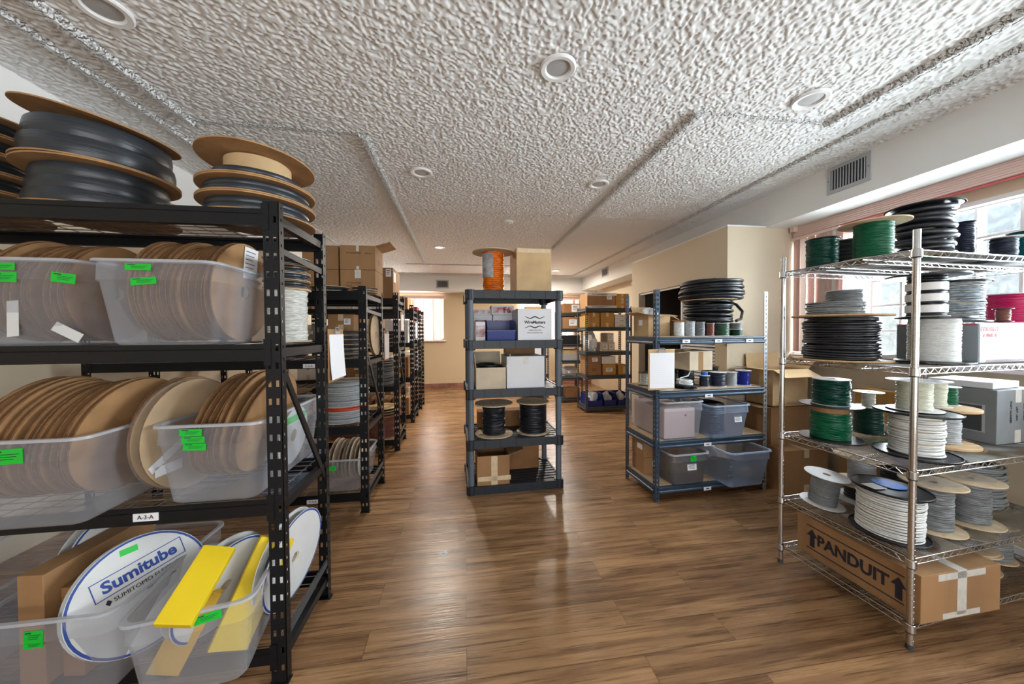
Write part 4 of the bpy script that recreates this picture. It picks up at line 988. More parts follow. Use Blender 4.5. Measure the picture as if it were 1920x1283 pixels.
# ------------------------------------------------------------------ resin shelf in the aisle
FX, FY, FW, FD = .02, 2.885, .86, .56
def resin_shelf():
    t = thing('plastic_shelf', 'five tier dark plastic shelf with grey round posts standing in the middle aisle', 'shelf rack', (FX, FY, 0), R(2.0))
    e = .035
    tiers = [.0, .40, .84, 1.265, 1.70]
    for k, z in enumerate(tiers):
        q = MB(); h = .072
        q.box(0, 0, z, FW, .016, z + h); q.box(0, FD - .016, z, FW, FD, z + h); q.box(0, 0, z, .016, FD, z + h); q.box(FW - .016, 0, z, FW, FD, z + h)
        for (cx, cy) in ((e, e), (FW - e, e), (e, FD - e), (FW - e, FD - e)): q.lathe([(.002, z - .012), (.043, z - .012), (.043, z + h + .004), (.002, z + h + .004)], 20, (cx, cy, 0), True)
        for i in range(7): q.box(.02 + i * (FW - .04) / 6.0 - .006, -.003, z + .006, .02 + i * (FW - .04) / 6.0 + .006, .0, z + h - .004)
        q.build('tray_frame', 'resin_dark', t, smooth=30, bevel=.002)
        s_ = MB(); n = 9
        for i in range(n):
            y = .03 + i * (FD - .06) / n; s_.box(.012, y, z + h - .022, FW - .012, y + (FD - .06) / n * .62, z + h - .006)
        for i in range(5): s_.box(.08 + i * .17, .02, z + h - .03, .095 + i * .17, FD - .02, z + h - .02)
        s_.build('slats', 'resin_dark', t, smooth=0)
    for (cx, cy) in ((e, e), (FW - e, e), (e, FD - e), (FW - e, FD - e)): MB().cyl((cx, cy, .02), (cx, cy, 1.715), .026, 20).build('post', 'resin_grey', t)
    return t
resin_shelf()
TT = [.0 + .067, .40 + .067, .84 + .067, 1.265 + .067, 1.70 + .067]
def FS(x, y, z): c, s_ = math.cos(R(2)), math.sin(R(2)); return (FX + x * c - y * s_, FY + x * s_ + y * c, z)
o = spool('orange film wrapped tall spool with a tan top disc on the plastic shelf top', FS(.265, .25, TT[4]), .105, .385, .100, 'orange_film', fl='tan_board', ftop=.195, pitch=.018, ft=.007, rough=.12)
lbm = MB().lathe([(.1035, .12), (.1045, .12), (.1045, .35), (.1035, .35)], 36, (0, 0, 0), True)
lb = MB(); n = 10
vs = []; 
for i in range(n + 1):
    a = R(205 + 75 * i / n - 15)
    for z in (.14, .36): vs.append((.104 * math.cos(a), .104 * math.sin(a), z))
lb.add(vs, [(2 * i, 2 * i + 2, 2 * i + 3, 2 * i + 1) for i in range(n)]); lb.build('grey_label', 'grey_label', o)
text_mesh('lettering', 'DUSTY', .028, 'ink', o, face_m((.02, -.107, .07), '-y'))
carton('tall tan carton with water stains standing on the plastic shelf top', FS(.455, .09, TT[4]), .325, .34, .40, rz=R(2), m_='card_light', tape=None, seam=True, labels=((.16, .375, .30, .035, 'tape', 'f'),))
# tier 4
carton('white carton with WireMasters print on the plastic shelf second tier', FS(.455, .04, TT[3]), .31, .30, .285, rz=R(2), m_='white_carton', tape=None, texts=(('WireMasters', .036, .155, .163, 'ink', 'f', 0, True), ('1.800.635.5342', .020, .155, .092, 'ink', 'f', 0, False), ('www.wiremasters.net', .016, .155, .070, 'ink', 'f', 0, False)))
wm = bpy.data.objects['cardboard_box'] if False else [x for x in COL.objects if x.get('label', '').startswith('white carton with WireMasters')][0]
for zz_, sg in ((.205, 1), (.122, -1)):
    q = MB(); n_ = 24
    for i in range(n_):
        f = lambda k: (0.065 + .18 * k / n_, zz_ + .0075 * sg * math.cos(4 * PI * k / n_), .006 * (1 - .6 * abs(2 * k / n_ - 1)))
        (xa, a, ta), (xb, b, tb) = f(i), f(i + 1)
        q.hexa([(xa, -.0012, a - ta), (xb, -.0012, b - tb), (xb, -.0004, b - tb), (xa, -.0004, a - ta)], [(xa, -.0012, a + ta), (xb, -.0012, b + tb), (xb, -.0004, b + tb), (xa, -.0004, a + ta)])
    q.build('logo_wave', 'ink', wm, smooth=0)
parts_bin('open blue parts bin on the plastic shelf second tier', FS(.308, .05, TT[3]), .25, .28, .185, rz=R(2))
mat('box_red', (.48, .04, .06), .6, col2=(.75, .70, .70), vscale=22)
def redbox(label, x, y, z, w_, d_, h, txts=()): return carton(label, FS(x, y, z), w_, d_, h, rz=R(2), m_='white_carton', tape=None, seam=False, labels=((w_ * .5, h * .5, w_ * .9, h * .6, 'box_red', 'f'),), texts=txts)
redbox('white and red box standing left of the blue bin on the plastic shelf', .085, .085, TT[3], .085, .22, .17, (('F6', .07, .045, .07, 'white_carton', 'f', 0, True),))
redbox('white and red box behind the blue bin at the left on the plastic shelf', .085, .33, TT[3], .175, .16, .24)
redbox('red and white box behind the blue bin with large round red print', .27, .34, TT[3], .20, .18, .24)
redbox('white and red box on top of the left box behind the blue bin', .06, .35, TT[3] + .242, .19, .16, .055)
redbox('upper red and white box with F6 print behind the blue bin', .255, .33, TT[3] + .242, .22, .17, .09, (('F6', .075, .15, .045, 'red_ink', 'f', 0, True),))
# tier 3
carton('open pale worn carton holding black cable on the plastic shelf third tier', FS(.084, .05, TT[2]), .262, .33, .19, rz=R(2), m_='card_pale', open_=True, flaps=(None, 75, 84, 70))
cable_coil('black cable coil inside the worn carton on the plastic shelf', FS(.215, .22, TT[2] + .006), .112, .20, .022, layers=3, seed_=8)
carton('plain white carton on the plastic shelf third tier', FS(.355, .05, TT[2]), .345, .35, .285, rz=R(2), m_='white_carton', tape='white_tape', open_=False, tapeface=False)
carton('small brown carton behind the plain white carton on the third tier', FS(.40, .405, TT[2]), .30, .13, .345, rz=R(2), m_='card', tape=None)
# tier 2
spool('black cable spool with tan discs, left one on the plastic shelf fourth tier', FS(.255, .20, TT[1]), .175, .29, .105, 'black_rubber', fl='tan_board', pitch=.012, ft=.010, seed_=5)
spool('black cable spool with tan discs, right one on the plastic shelf fourth tier', FS(.625, .20, TT[1]), .155, .29, .125, 'black_rubber', fl='tan_board', pitch=.012, ft=.010, seed_=6)
carton('low brown carton at the back of the plastic shelf fourth tier', FS(.12, .40, TT[1]), .62, .13, .16, rz=R(2), m_='card_dark', tape=None)
# tier 1
carton('brown taped carton with a raised lid flap on the plastic shelf bottom tier', FS(.085, .02, TT[0]), .285, .28, .26, rz=R(2), m_='card', open_=True, flaps=(None, 12, None, 18), labels=((.15, .13, .055, .25, 'tape', 'f'), (.15, .06, .29, .04, 'tape', 'f')))
carton('brown carton at the back of the plastic shelf bottom tier', FS(.385, .32, TT[0]), .33, .20, .27, rz=R(2), m_='card_dark', tape=None)

# ------------------------------------------------------------------ grey blue rack with particle boards
EX, EY, EW, ED, EA = 1.545, 2.54, 1.09, .47, R(3.0)
def ES(x, y, z): c, s_ = math.cos(EA), math.sin(EA); return (EX + x * c - y * s_, EY + x * s_ + y * c, z)
def bolt_rack(label, loc, rz, W, D, H, levels, steel='slate_steel', board='particle', name='steel_rack', tags=()):
    t = thing(name, label, 'shelf rack', loc, rz)
    for (x, y, sx, sy) in ((0, 0, 1, 1), (W, 0, -1, 1), (0, D, 1, -1), (W, D, -1, -1)):
        q = MB(); upright(q, x, y, sx, sy, .036, .036, H, 'key', 'key'); q.build('post', steel if not (x == W and y == 0) else ('galvanised' if steel == 'slate_steel' else steel), t, smooth=0)
    for z in levels:
        for (y0, s_) in ((.003, 1), (D - .003, -1)):
            q = MB(); a, b = sorted((y0, y0 + s_ * .012)); q.box(.03, a, z - .062, W - .03, b, z)
            q.tube([(.03, y0 - s_ * .001, z - .047), (W - .03, y0 - s_ * .001, z - .047)], .012, 10); q.tube([(.03, y0 - s_ * .001, z - .012), (W - .03, y0 - s_ * .001, z - .012)], .008, 8); q.build('beam', steel, t)
        for (x0, s_) in ((.003, 1), (W - .003, -1)):
            q = MB(); a, b = sorted((x0, x0 + s_ * .012)); q.box(a, .03, z - .062, b, D - .03, z); q.tube([(x0 - s_ * .001, .03, z - .047), (x0 - s_ * .001, D - .03, z - .047)], .012, 8); q.build('side_beam', steel, t)
        MB().box(.016, .016, z - .008, W - .016, D - .016, z + .004).build('shelf_board', board, t, smooth=0)
    for (tx, tz, w_) in tags:
        lb = MB().box(tx - w_ / 2, -.0145, tz - .014, tx + w_ / 2, -.0125, tz + .014).build('shelf_label', 'paper', t, smooth=0)
        MB().box(tx - w_ * .2, -.0150, tz - .004, tx + w_ * .2, -.0145, tz + .004).build('print', 'ink', lb, smooth=0)
    return t
EL = [.128, .50, .915, 1.362]
bolt_rack('blue grey rack with particle board shelves and tubs right of the middle', (EX, EY, 0), EA, EW, ED, 1.75, EL, tags=((.27, 1.325, .07), (.58, 1.325, .07), (.89, 1.325, .07), (.49, .865, .075), (.48, .455, .07), (.48, .078, .07)))
EL = [z + .0045 for z in EL]
clipboard('white clipboard hanging on the front post of the blue grey rack', (1.575, 2.505, 1.265), R(2), .235, .33, back='card_light')
# top shelf
carton('open tan carton with white wrapping on the top left of the blue grey rack', ES(.055, .185, EL[3]), .21, .23, .19, rz=EA, m_='card_light', open_=True, flaps=(-10, 55, 12, -25), labels=((.12, .12, .055, .05, 'paper', 'l'),))
o = crumple('white_bag', 4, .085, .09, .15, 'white_bag'); o.location = ES(.16, .335, EL[3] + .09); tag(o, 'white plastic wrapping bulging from the open tan carton', 'plastic bag')
carton('small open brown carton behind the little spools on the blue grey rack', ES(.285, .20, EL[3]), .15, .22, .14, rz=EA, m_='card_dark', open_=True, flaps=(-15, 70, None, None), labels=((.07, .08, .06, .05, 'paper', 'f'),))
for (x, y, r_, h, wm_, lab) in ((.265, .07, .044, .12, 'white_wire', 'small spool of white wire first in the row on the blue grey rack top'), (.365, .07, .046, .125, 'light_grey_wire', 'small spool of pale grey wire second in the row on the blue grey rack'), (.47, .075, .044, .12, 'grey_wire', 'small spool of grey wire third in the row on the blue grey rack'),
                                (.565, .06, .032, .11, 'brown_wire', 'small slim brown spool in the row under the black coils'), (.845, .085, .055, .055, 'dark_green_wire', 'low grey green spool at the right end of the top row, lower one')):
    spool(lab, ES(x, y, EL[3]), r_, h, r_ * .92, wm_, fl='grey_plastic', pitch=.005, ft=.003)
spool('low grey green spool on its twin at the right end of the top row', ES(.845, .085, EL[3] + .056), .058, .055, .05, 'grey_wire', fl='white_plastic', pitch=.006, ft=.003)
o = spool('spool of green and white wire in clear film under the black coils', ES(.71, .085, EL[3]), .052, .11, .046, 'green_wire', fl='white_plastic', pitch=.008, ft=.003); MB().lathe([(.045, .001), (.056, .02), (.052, .09), (.046, .112)], 20).build('film', 'film', o)
spool('low black spool carrying the big black cable coils', ES(.72, .30, EL[3]), .15, .118, .14, 'black_rubber', fl='black_plastic', pitch=.02, ft=.008)
cable_coil('lower coil of thick black cable on the blue grey rack', ES(.72, .27, EL[3] + .119), .19, .20, .026, layers=2, seed_=12, tail=[(.12, -.20, .012), (.22, -.14, .03), (.31, -.06, .10), (.30, .0, .17), (.22, .03, .21), (.16, .05, .205)])
o = MB().disc(.225, 0, .006, .05, 48).build('cardboard_disc', 'tan_board'); o.location = ES(.72, .26, EL[3] + .32); tag(o, 'thin tan disc between the two thick black cable coils', 'disc')
cable_coil('upper coil of thick black cable topmost on the blue grey rack', ES(.74, .26, EL[3] + .327), .25, .165, .024, layers=3, seed_=14)
# third shelf
spool('black spool under the pale carton, right one, on the blue grey rack', ES(.51, .30, EL[2]), .085, .148, .075, 'black_rubber', fl='black_plastic', ft=.005)
spool('black spool under the pale carton, left one, on the blue grey rack', ES(.33, .30, EL[2]), .085, .148, .075, 'black_rubber', fl='black_plastic', ft=.005)
carton('pale carton with torn brown tape resting on black spools of the blue grey rack', ES(.375, .075, EL[2] + .150), .225, .37, .165, rz=EA, m_='card_pale', open_=True, flaps=(None, None, -5, None), labels=((.11, .08, .045, .16, 'card', 'f'),))
spool('clear small spool at the left back of the blue grey rack third shelf', ES(.09, .30, EL[2]), .055, .12, .04, 'clear_wire', fl='black_plastic', pitch=.005, ft=.005)
spool('flat black reel under the loose white coil on the blue grey rack', ES(.345, .10, EL[2]), .10, .03, .05, 'black_rubber', fl='black_plastic', ft=.005)
cable_coil('loose coil of white wire on the flat black reel', ES(.345, .10, EL[2] + .0305), .062, .04, .009, 'white_wire', layers=3, seed_=5, tail=[(-.05, -.05, .01), (-.09, -.06, .02), (-.06, -.03, .06), (.02, -.02, .075), (.08, .02, .13)])
spool('flat silver reel lying by the clipboard on the blue grey rack', ES(.12, .09, EL[2]), .085, .022, .04, 'grey_wire', fl='white_plastic', ft=.003)
for (x, y, r_, h, wm_, fl_, lab) in ((.555, .115, .045, .10, 'navy_wire', 'white_plastic', 'small navy spool with the bright blue spool on top'), (.695, .12, .070, .125, 'navy_wire', 'white_plastic', 'wide black wire spool in the middle of the blue grey rack third shelf'),
                                     (.835, .12, .052, .12, 'light_grey_wire', 'white_plastic', 'pale grey wire spool between the black and the blue spools'), (.965, .12, .060, .132, 'blue_wire', 'white_plastic', 'deep blue wire spool at the right end of the third shelf')):
    spool(lab, ES(x, y, EL[2]), r_ * (1.05 if 'blue wire' in lab else 1), h, r_ * .86, wm_, fl=fl_, pitch=.005, ft=.003)
spool('tiny bright blue spool on top of the small navy spool', ES(.555, .115, EL[2] + .101), .03, .03, .027, 'bright_blue', fl='white_plastic', pitch=.005, ft=.002)
spool('black spool standing behind the pale grey one on the blue grey rack', ES(.80, .33, EL[2]), .08, .15, .07, 'black_rubber', fl='black_plastic', ft=.005)
# tubs of the rack
o = tub('clear tub with pinkish carton inside, middle shelf of the blue grey rack', ES(.245, .29, EL[1]), W=.385, D=.66, H=.325, W2=.33, D2=.60, rz=EA)
mat('pink_card', (.62, .50, .50), .7)
c = carton('pinkish white carton inside the clear tub of the blue grey rack', ES(.10, .03, EL[1] + .006), .29, .45, .25, rz=EA, m_='pink_card', tape=None, seam=False)
MB().disc(.009, 0, .001, 0, 16, (0, 0, 0)).build('pink_dot', 'magenta_wire', c).matrix_local = Matrix.Translation((.20, -.0012, .19)) @ Matrix.Rotation(R(90), 4, 'X')
tub('blue tinted tub with black cable and a silver label on the blue grey rack', ES(.66, .20, EL[1]), W=.40, D=.56, H=.285, W2=.31, D2=.48, rz=EA, m_='blue_tub', rim='blue_rim', paper=((.07, .165, .07, .055, 'paper', 0),))
cable_coil('black cable looped in the blue tinted tub of the middle shelf', ES(.66, .20, EL[1] + .01), .125, .25, .016, layers=2, seed_=22)
tub('dark smoky tub with green sticker on the bottom shelf of the blue grey rack', ES(.30, .09, EL[0]), W=.375, D=.28, H=.265, W2=.30, D2=.22, rz=EA, m_='smoky_tub', rim='tub_rim', stickers=((.015, .225, .055, .045, 0),), paper=((.01, .155, .085, .055, 'paper', 0),))
tub('large bluish tub poking out of the bottom shelf of the blue grey rack', ES(.735, .16, EL[0]), W=.42, D=.72, H=.30, W2=.33, D2=.62, rz=EA, m_='blue_tub', rim='blue_rim')
cable_coil('dark cable coil inside the large bluish bottom tub', ES(.735, .10, EL[0] + .01), .12, .10, .02, layers=2, seed_=31)
spool('flat grey reel leaning inside the large bluish bottom tub', ES(.72, .28, EL[0] + .12), .09, .03, .07, 'grey_wire', fl='white_plastic', ft=.003, tilt=(R(35), R(10)))
carton('lower brown labelled carton at the left of the rack bottom shelf', ES(.045, .235, EL[0]), .22, .19, .145, rz=EA, m_='card', tape=None, labels=((.13, .09, .09, .05, 'paper', 'f'),))
carton('upper brown labelled carton at the left of the rack bottom shelf', ES(.043, .235, EL[0] + .147), .22, .19, .14, rz=EA, m_='card', tape=None, labels=((.06, .09, .08, .05, 'paper', 'l'),))

# cartons standing between the two right racks
carton('bottom brown carton of the stack between the right racks', (2.72, 2.50, 0), .42, .42, .375, m_='card', tape='tape')
carton('middle open brown carton of the stack between the right racks', (2.735, 2.655, .377), .40, .28, .34, m_='card', open_=True, flaps=(20, None, 3, 10))
carton('big open tan carton on the stack with a tall raised back flap', (2.75, 2.655, .725), .38, .275, .33, rz=R(2), m_='card_light', open_=True, flaps=(-25, 85, 5, 40))
carton('brown carton on the floor behind the chrome shelf', (3.16, 2.02, 0), .17, .40, .52, m_='card', tape='tape')
carton('small golden carton on the brown one behind the chrome shelf', (3.17, 2.10, .522), .13, .22, .42, m_='card_gold', tape='tape')

# ------------------------------------------------------------------ chrome wire shelf
WX, WY, WA, WW, WD = 1.945, 1.20, R(4.5), 1.22, .575
def WS(x, y, z): c, s_ = math.cos(WA), math.sin(WA); return (WX + x * c - y * s_, WY + x * s_ + y * c, z)
def wire_shelf():
    t = thing('wire_shelving', 'chrome wire shelving unit in the right foreground', 'shelf rack', (WX, WY, 0), WA)
    lv = [.115, .403, .795, 1.248, 1.765]
    for (x, y) in ((0, 0), (0, WD), (WW, 0), (WW, WD)):
        q = MB(); pr = [(.0005, .02)]; z = .02
        while z < 1.83: pr += [(.0125, z), (.0125, z + .0235), (.0116, z + .0240), (.0116, z + .0250)]; z += .0254
        pr += [(.0125, z), (.0005, z + .002)]; q.lathe(pr, 20, (x, y, 0)); p = q.build('post', 'chrome', t, smooth=40)
        MB().lathe([(.0005, 0), (.014, 0), (.014, .022), (.0005, .022)], 16, (x, y, 0)).build('levelling_foot', 'grey_steel', p)
        for zl in lv:
            MB().lathe([(.0165, zl - .036), (.019, zl - .034), (.0175, zl - .002), (.0150, zl + .0)], 20, (x, y, 0)).build('collar', 'chrome', t)
            MB().lathe([(.0128, zl - .040), (.0165, zl - .040), (.0155, zl - .030)], 16, (x, y, 0)).build('sleeve', 'black_plastic', t)
    def truss(q, p0, p1, z):
        p0, p1 = Vector((*p0, 0)), Vector((*p1, 0)); d = (p1 - p0); L = d.length; d.normalize(); a, b = p0 + d * .022, p1 - d * .022
        q.cyl(a + Vector((0, 0, z - .003)), b + Vector((0, 0, z - .003)), .0032, 8); q.cyl(a + Vector((0, 0, z - .029)), b + Vector((0, 0, z - .029)), .0032, 8)
        n = max(2, int((L - .05) / .026)); pts = []
        for i in range(n + 1): pts.append(a + (b - a) * (.02 + .96 * i / n) + Vector((0, 0, z - (.005 if i % 2 else .027))))
        q.tube(pts, .0019, 5)
    src = None
    for zl in lv:
        if src is None:
            src = []
            q = MB(); truss(q, (0, 0), (WW, 0), 0); truss(q, (0, WD), (WW, WD), 0); truss(q, (0, 0), (0, WD), 0); truss(q, (WW, 0), (WW, WD), 0); src.append(q.build('shelf_truss', 'chrome', t, smooth=60))
            q = MB(); n = 84
            for i in range(n + 1):
                x = .022 + (WW - .044) * i / n; q.tube([(x, .002, -.001), (x, WD - .002, -.001)], .0015, 5)
            src.append(q.build('deck_wires', 'chrome', t, smooth=60))
            q = MB()
            for y in (WD / 3, 2 * WD / 3):
                q.cyl((.004, y, -.006), (WW - .004, y, -.006), .003, 6); q.cyl((.004, y, -.024), (WW - .004, y, -.024), .0028, 6)
                q.tube([(.02 + (WW - .04) * i / 44, y, -.008 if i % 2 else -.022) for i in range(45)], .0016, 5)
            src.append(q.build('cross_brace', 'chrome', t, smooth=60))
            for o in src: o.location = (0, 0, zl)
        else:
            for o in src:
                c = o.copy(); COL.objects.link(c); c.parent = t; c.location = (0, 0, zl)
    return t
wire_shelf()
Z1, Z2, Z3, Z4, Z5 = .1165, .4045, .7965, 1.2495, 1.7665
# top
spool('green wire spool with black discs at the left of the chrome shelf top', (2.025, 1.655, Z5), .076, .165, .070, 'dark_green_wire', fl='black_plastic', pitch=.005, ft=.006, rough=.3)
spool('bright green wire spool with wide tan discs on the chrome shelf top', (2.085, 1.455, Z5), .134, .195, .074, 'green_wire', fl='tan_board', pitch=.004, ft=.007)
spool('black wire spool between the two green ones on the chrome shelf top', (2.235, 1.69, Z5), .085, .17, .080, 'black_rubber', fl='tan_board', pitch=.008, ft=.005)
def cable_spool(label, loc, fr, h, r, d, wire='black_rubber', fl='black_plastic', seed_=1, layers=2, rz=0, tilt=(0, 0), cr=.05):
    t = thing('cable_spool', label, 'cable spool', loc, rot=(tilt[0], tilt[1], rz))
    for nm, z in (('bottom_flange', 0), ('top_flange', h - .008)):
        q = MB().disc(fr, z, z + .006, .025, 48); q.lathe([(fr - .008, z - .0), (fr, z), (fr, z + .009), (fr - .003, z + .010)], 48)
        q.build(nm, fl, t, bevel=.001)
    MB().disc(cr, .006, h - .006, .02, 28).build('core', 'card_pale', t)
    q = MB(); cable_loops(q, r - d * .5, .008, h - .010, d, random.Random(seed_), layers, .30); q.build('cable', wire, t, smooth=60)
    return t
cable_spool('big spool of thick black cable topmost on the chrome shelf', (2.565, 1.56, Z5), .150, .335, .125, .030, seed_=5, tilt=(R(0), R(0)))
spool('slim black spool right of the big black cable spool', (2.80, 1.525, Z5), .045, .25, .038, 'navy_wire', fl='black_plastic', pitch=.010, ft=.005)
spool('dark spool with a cream top disc at the chrome shelf top front', (2.80, 1.385, Z5), .064, .125, .045, 'navy_wire', fl='white_board', pitch=.006, ft=.004)
spool('teal wire spool at the right picture edge on the chrome shelf top', (2.955, 1.385, Z5), .07, .16, .066, 'teal_wire', fl='black_plastic', pitch=.006, ft=.005)
spool('dark spool with a wide black disc behind the cream topped one', (2.965, 1.66, Z5), .10, .17, .06, 'black_rubber', fl='black_plastic', pitch=.01, ft=.006)
# second shelf
cable_spool('wide spool of black cable with plywood discs, chrome shelf second level', (2.045, 1.575, Z4), .205, .245, .155, .013, fl='plywood', seed_=9, layers=2, cr=.09)
cable_coil('flat grey cable coil lying on the plywood disc', (1.985, 1.555, Z4 + .247), .115, .065, .009, 'grey_wire', layers=5, seed_=3)
spool('grey wire spool with pale discs on the plywood disc', (2.19, 1.665, Z4 + .247), .088, .145, .080, 'grey_wire', fl='white_plastic', pitch=.009, ft=.003)
spool('white wire spool with black discs behind the front chrome post', (2.315, 1.36, Z4), .132, .228, .086, 'white_wire', fl='black_plastic', pitch=.006, ft=.010)
o = thing('ribbon_spool', 'spool of white and black banded ribbon under a black disc', 'spool', (2.29, 1.375, Z4 + .2285))
MB().disc(.078, 0, .004, .02).build('bottom_flange', 'white_board', o); MB().disc(.140, .198, .208, .02, 48).build('top_flange', 'black_plastic', o, bevel=.002); MB().disc(.03, .004, .198, .015, 24).build('core', 'black_plastic', o)
winding_mb(.066, .0045, .1975, .012, 5, .15, inner=.031).build('winding', 'black_rubber', o, smooth=50)
for z in (.075, .130, .020): MB().lathe([(.0672, z), (.0705, z + .001), (.0705, z + .037), (.0672, z + .038)], 36).build('white_band', 'white_plastic', o)
t = carton('grey white Priority Mail carton wrapped in clear film on the chrome shelf', (2.455, 1.285, Z4), .36, .30, .195, rz=R(3), m_='grey_carton', tape=None, texts=(('PRIORITY', .030, .075, .165, 'red_ink', 'f', 0, True), ('★ MAIL ★', .022, .075, .135, 'red_ink', 'f', 0, True)), seam=False, labels=((.18, .095, .345, .18, 'grey_label2', 'f'), (.15, .188, .29, .008, 'red_ink', 'l'), (.20, .01, .30, .012, 'red_ink', 'f')))
for x_ in [c for c in t.children if c.name.startswith('lettering')]: x_.location = (0, -.0012, 0)
MB().box(-.004, -.006, .001, .364, .304, .199).build('film_wrap', 'film', t, bevel=.006)
cable_spool('speckled blue grey braided cable spool with black discs on the Priority carton', (2.585, 1.44, Z4 + .2015), .122, .215, .098, .010, wire='braid', seed_=17, layers=1, cr=.08)
spool('very small dark spool beside the braided cable spool', (2.755, 1.36, Z4 + .2015), .034, .07, .024, 'brown_wire', fl='black_plastic', ft=.004, pitch=.005)
spool('magenta wire spool, lower one, at the right picture edge', (2.935, 1.43, Z4), .085, .175, .076, 'magenta_wire', fl='black_plastic', pitch=.006, ft=.006)
spool('magenta wire spool, upper one, at the right picture edge', (2.935, 1.43, Z4 + .176), .085, .18, .078, 'magenta_wire', fl='black_plastic', fltop='white_plastic', pitch=.006, ft=.005)
# third shelf
spool('green cable spool with a bare brown core band, chrome shelf third level', (2.075, 1.64, Z3), .140, .195, .088, 'green_wire', fl='black_plastic', pitch=.007, ft=.006, fill=(0, .80), cr=.080, core='card')
spool('dark green wire spool with a white top stacked on the black disc', (2.07, 1.635, Z3 + .196), .084, .145, .081, 'dark_green_wire', fl='white_plastic', pitch=.005, ft=.003, rough=.4)
cable_spool('white cable spool between two black discs, third level of the chrome shelf', (2.225, 1.365, Z3), .150, .215, .094, .0095, wire='white_wire', seed_=19, layers=1, cr=.083)
spool('cream wire spool with a white disc standing on the white cable spool', (2.245, 1.385, Z3 + .217), .100, .148, .062, 'cream_wire', fl='white_plastic', pitch=.005, ft=.003, rough=.35)
spool('dark green spool at the back of the chrome shelf third level', (2.405, 1.69, Z3), .07, .155, .064, 'dark_green_wire', fl='black_plastic', pitch=.006, ft=.004)
spool('little grey spool with a white disc on the back dark green spool', (2.405, 1.69, Z3 + .156), .068, .09, .030, 'clear_wire', fl='white_plastic', pitch=.005, ft=.003)
spool('grey cable spool with wooden discs on the chrome shelf third level', (2.55, 1.455, Z3), .128, .205, .062, 'light_grey_wire', fl='plywood', pitch=.010, ft=.014)
spool('cream wire spool with thin white disc on the wooden disc', (2.505, 1.47, Z3 + .206), .070, .135, .050, 'cream_wire', fl='white_plastic', pitch=.005, ft=.003, rough=.35)
spool('short green wire spool with a white disc on the wooden disc', (2.622, 1.475, Z3 + .206), .044, .10, .032, 'green_wire', fl='white_plastic', fltop='white_plastic', pitch=.005, ft=.003)
carton('big worn grey carton on the chrome shelf third level', (2.80, 1.395, Z3), .34, .36, .29, rz=R(4), m_='grey_carton', tape='white_tape', texts=(('PART NUMBER', .018, .11, .17, 'ink', 'f', R(-90), True), ('LOT 1234', .018, .16, .16, 'ink', 'f', R(-90), True), ('CUSTOMER', .018, .22, .17, 'ink', 'f', R(-90), True)), labels=((.18, .13, .28, .15, 'grey_plastic', 'l'),))
MB().box(-.0022, .05, .06, -.0013, .31, .20).build('printed_grid', 'grey_steel', [x for x in COL.objects if x.get('label', '').startswith('big worn grey carton')][0], smooth=0)
carton('white flat box lying on the big worn grey carton', (2.82, 1.42, Z3 + .2925), .26, .24, .035, rz=R(8), m_='white_carton', tape=None)
# fourth shelf
spool('grey wire spool with clear discs tilted at the left of the chrome shelf fourth level', (2.045, 1.655, Z2 + .012), .100, .17, .064, 'grey_wire', fl='light_blue_disc' if False else 'white_plastic', pitch=.006, ft=.003, tilt=(R(5), R(4)))
cable_spool('large white wire spool with black discs on the chrome shelf fourth level', (2.085, 1.375, Z2 + .006), .142, .225, .118, .0065, wire='white_wire', seed_=23, layers=1, tilt=(R(1.0), R(1.2)), cr=.10)
o = [x for x in COL.objects if x.get('label', '').startswith('large white wire spool with black')][0]
MB().disc(.06, .2275, .2290, .0, 32, (.02, .02, 0)).build('blue_label', 'bright_blue', o); MB().box(-.12, -.02, .2275, -.05, .04, .2288).build('white_label', 'paper', o, smooth=0)
spool('grey wire spool with pale tan discs right behind the front chrome post, fourth level', (2.365, 1.385, Z2), .118, .232, .074, 'grey_wire', fl='tan_board', pitch=.009, ft=.007)
spool('grey wire spool with pale tan discs, farther right on the chrome shelf fourth level', (2.635, 1.405, Z2), .122, .225, .076, 'grey_wire', fl='tan_board', pitch=.009, ft=.007)
for k, (x, y, z) in enumerate(((2.36, 1.37, Z2 + .233), (2.63, 1.40, Z2 + .226))):
    o = crumple('clear_bag', 60 + k, .085, .07, .02, 'film'); o.location = (x, y, z); tag(o, ['folded clear bag on the tan disc behind the front chrome post', 'folded clear bag on the farther tan disc of the fourth level'][k], 'plastic bag')
spool('pale disc reel low at the back of the chrome shelf fourth level', (2.335, 1.675, Z2), .125, .10, .07, 'black_rubber', fl='white_board', ft=.005)
spool('pale disc reel stacked at the back of the chrome shelf fourth level', (2.335, 1.67, Z2 + .101), .125, .16, .06, 'light_grey_wire', fl='tan_board', ft=.005)
spool('small black spool at the back of the fourth level near the grey cable', (2.62, 1.70, Z2), .07, .20, .06, 'black_rubber', fl='black_plastic', ft=.005)
cable_coil('large coil of grey cable at the right of the chrome shelf fourth level', (2.945, 1.60, Z2), .15, .23, .016, 'grey_wire', layers=3, seed_=41)
